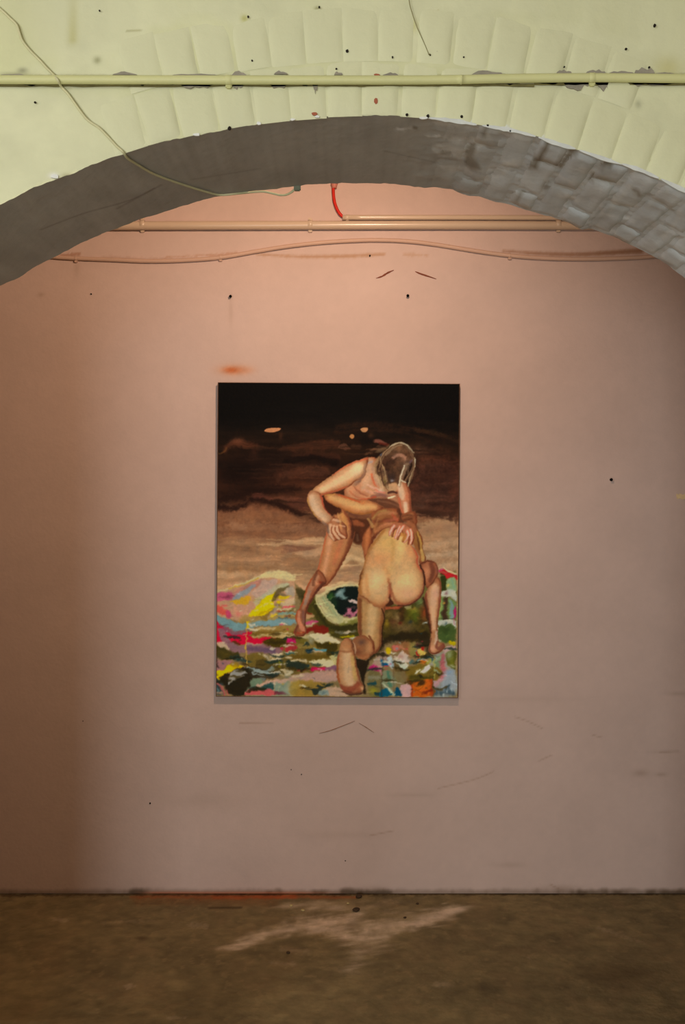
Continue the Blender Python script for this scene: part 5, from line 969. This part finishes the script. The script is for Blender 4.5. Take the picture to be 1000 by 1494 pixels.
# head bent down behind long pale hair
B(kk((625, 190), (680, 135), (745, 78), (810, 52), (870, 80), (912, 132), (900, 200), (850, 260), (820, 340), (780, 400), (740, 440), (690, 400), (640, 330), (615, 260)), (84, 58, 42), 1.6, .95, .8, tex=.5)
for c, r, col in [((680, 240), (9, 10), (52, 34, 27)), ((800, 110), (16, 6), (112, 80, 58)), ((740, 320), (8, 7), (50, 38, 36)), ((690, 345), (3, 5), (96, 88, 44)), ((800, 240), (6, 14), (78, 54, 40)), ((840, 180), (8, 5), (128, 92, 72)), ((720, 200), (8, 5), (66, 42, 32)), ((670, 265), (9, 2), (40, 24, 20)), ((860, 220), (5, 6), (92, 72, 60))]: Q(kk(c)[0], r, col, .8, tex=.4)
Q(kk((748, 345))[0], (3, 2), (150, 140, 140), .7); B(kk((700, 390), (740, 365), (785, 370), (790, 410), (750, 440), (720, 430)), (196, 148, 110), 1.8, .9, .6); S(kk((720, 440), (750, 432), (780, 440)), 3, (70, 42, 34), 1.2, .9); S(kk((718, 480), (740, 474), (770, 468)), [2, 3, 1.4], (226, 204, 162), .8, .95)
S(kk((755, 170), (790, 150), (840, 160), (850, 180)), [4, 6, 5, 3], (156, 112, 92), 1.6, .85, .6)
S(kk((645, 170), (618, 230), (622, 300), (650, 360), (690, 410), (712, 465)), [4, 5, 5, 5, 4, 2.4], (160, 124, 92), 1.6, .8, .6, bris=.6); S(kk((630, 310), (660, 370), (675, 430)), [6, 7, 3], (190, 150, 116), 1.4, .8, .6, bris=.5); S(kk((600, 250), (615, 330), (640, 400)), [4, 4, 3], (184, 140, 112), 1.4, .7)
S(kk((690, 140), (740, 80), (790, 58), (830, 58), (872, 84), (912, 132)), [2, 3, 2.6, 2.4, 2, 1.4], (176, 156, 128), .9, .85, .4); S(kk((700, 150), (760, 90), (820, 72)), 2.4, (128, 104, 82), 1, .8); S(kk((620, 130), (670, 110), (720, 80)), [2, 6, 3], (112, 88, 64), 1.6, .6, .6)
B(kk((835, 225), (870, 205), (880, 220), (850, 290), (825, 350), (805, 395), (800, 330)), (136, 106, 84), 1.6, .75, .5); S(kk((840, 230), (815, 310), (800, 380)), 2, (206, 182, 152), .8, .9); S(kk((920, 170), (912, 240), (888, 320), (872, 385)), [2, 2.6, 2.6, 1.6], (166, 142, 112), .9, .85, .4); S(kk((925, 180), (920, 240)), 1.6, (216, 200, 170), .7, .8); S(kk((885, 205), (905, 185)), 3, (90, 70, 74), 1, .8); S(kk((870, 230), (868, 330)), 3, (92, 70, 54), 1.2, .8); S(kk((820, 345), (850, 360)), 2, (206, 190, 160), .8, .8)
Q(kk((655, 425))[0], (3, 3), (214, 178, 150), .85); S(kk((660, 150), (690, 135)), 3, (110, 116, 130), 1.2, .6)
for _ in range(34):      # fine hair falling either side of the face
    t = R2.random(); l_ = R2.random() < .55
    p_ = ((770-60*t, 70+30*t), (690-50*t, 150+40*t), (640+70*t, 260+20*t), (665+60*t, 380+30*t)) if l_ else ((830+30*t, 66+20*t), (890+15*t, 140), (905+15*t, 230), (840+55*t, 350))
    S(kk(*p_), [.5, 1.1, 1.2, .5], R2.choice([(176, 146, 112), (150, 118, 88), (120, 92, 68), (92, 66, 50), (60, 40, 32)]), .7, .55, .5)
# muscle accents on the standing figure
for p_, w_, c_, a_ in [(((455, 395), (500, 440), (560, 465)), 3, (150, 86, 64), .7), (((520, 300), (500, 350), (470, 380)), 4, (120, 84, 70), .6), (((600, 400), (640, 430), (700, 440)), 3, (206, 110, 96), .6),
                       (((610, 440), (680, 455), (730, 465)), 3, (126, 84, 76), .7), (((560, 380), (600, 400), (640, 410)), 4, (216, 166, 138), .7), (((420, 430), (470, 470), (540, 488)), 3, (170, 92, 66), .6),
                       (((330, 600), (350, 660), (360, 720)), 3, (212, 150, 96), .6), (((430, 640), (446, 720), (440, 790)), 5, (70, 42, 32), .7), (((380, 590), (420, 650), (432, 700)), 3, (120, 66, 46), .7),
                       (((640, 640), (620, 700), (600, 770)), 4, (168, 112, 74), .6), (((690, 660), (740, 650), (790, 640)), 4, (170, 96, 74), .6), (((660, 700), (700, 680), (750, 676)), 3, (190, 120, 92), .6),
                       (((720, 600), (760, 590), (790, 600)), 3, (170, 104, 78), .6), (((830, 620), (860, 612), (900, 612)), 2, (70, 40, 30), .7)]:
    S(kk(*p_), [w_*.5, w_, w_*.5], c_, 1.6, a_, .5)
mot = fbm(UX/8, UY/8, 511, 3)-.5
A.C *= (1+np.stack([.16*mot, .10*mot, .04*mot], -1))
warp(1.0, 4, 521, 640)
# brush weave over all and a brown turned edge
A.C *= (1+.06*(fbm(UX/1.7, UY/1.7, 301, 2)-.5)+.06*(st2-.5))[..., None]
A.C = np.clip(A.C, 4, 250)
Ln = A.C.mean(-1, keepdims=True); A.C = np.clip(Ln+(A.C-Ln)*1.12, 3, 250)      # richer pigment
A.C = np.where(A.C < 112, 112*(A.C/112)**1.14, A.C)
E_PAINT = np.array((.77, .59, .49))       # light falling on the canvas, to turn seen colour into pigment colour
alb = np.clip(s2l(A.C)/E_PAINT, .004, .88)

paint_root = thing('painting', 'unframed oil painting of two wrestling nudes on the pink wall', 'painting', P(493, 788, D_W-.004))
def rel(o):
    o.parent = paint_root; o.matrix_parent_inverse = Matrix.Translation(-paint_root.location); return o
YC = D_W-.027
wx = (ux-500)/F*(YC); wz = EYE-(uy-747)/F*(YC)
CVX, CVZ = np.meshgrid(wx, wz)
rel_h = .0010*(fbm(UX/2.2, UY/2.2, 311, 3)-.5)+.0012*(A.C.mean(-1)/255-.4)
CV = np.stack([CVX, np.full(CVX.shape, YC)-rel_h, CVZ], -1)[::-1]
rel(grid_mesh('canvas', CV, NY, NX, M_canvas, None, True, alb[::-1]))
x0, x1, zt, zb_ = wx[0], wx[-1], wz[0], wz[-1]
# turned canvas edges and the stretcher behind
def bx(n_, a, b, m): rel(box(n_, [(p+q)/2 for p, q in zip(a, b)], [abs(q-p) for p, q in zip(a, b)], m))
tk = .0026
bx('turned_edge', (x0-tk, YC-.0006, zb_-tk), (x0, YC+.020, zt+tk*.6), M_edge); bx('turned_edge', (x1, YC-.0006, zb_-tk), (x1+tk, YC+.020, zt+tk*.6), M_edge)
bx('turned_edge', (x0, YC-.0006, zt), (x1, YC+.020, zt+tk*.6), M_edge); bx('turned_edge', (x0, YC-.0006, zb_-tk), (x1, YC+.020, zb_), M_edge)
for a, b in [((x0+.002, YC+.004, zb_+.002), (x0+.045, YC+.024, zt-.002)), ((x1-.045, YC+.004, zb_+.002), (x1-.002, YC+.024, zt-.002)), ((x0+.046, YC+.004, zt-.045), (x1-.046, YC+.024, zt-.002)), ((x0+.046, YC+.004, zb_+.002), (x1-.046, YC+.024, zb_+.045))]:
    bx('stretcher_bar', a, b, M_wood)
paint_root.rotation_euler = (0, math.radians(.35), 0)
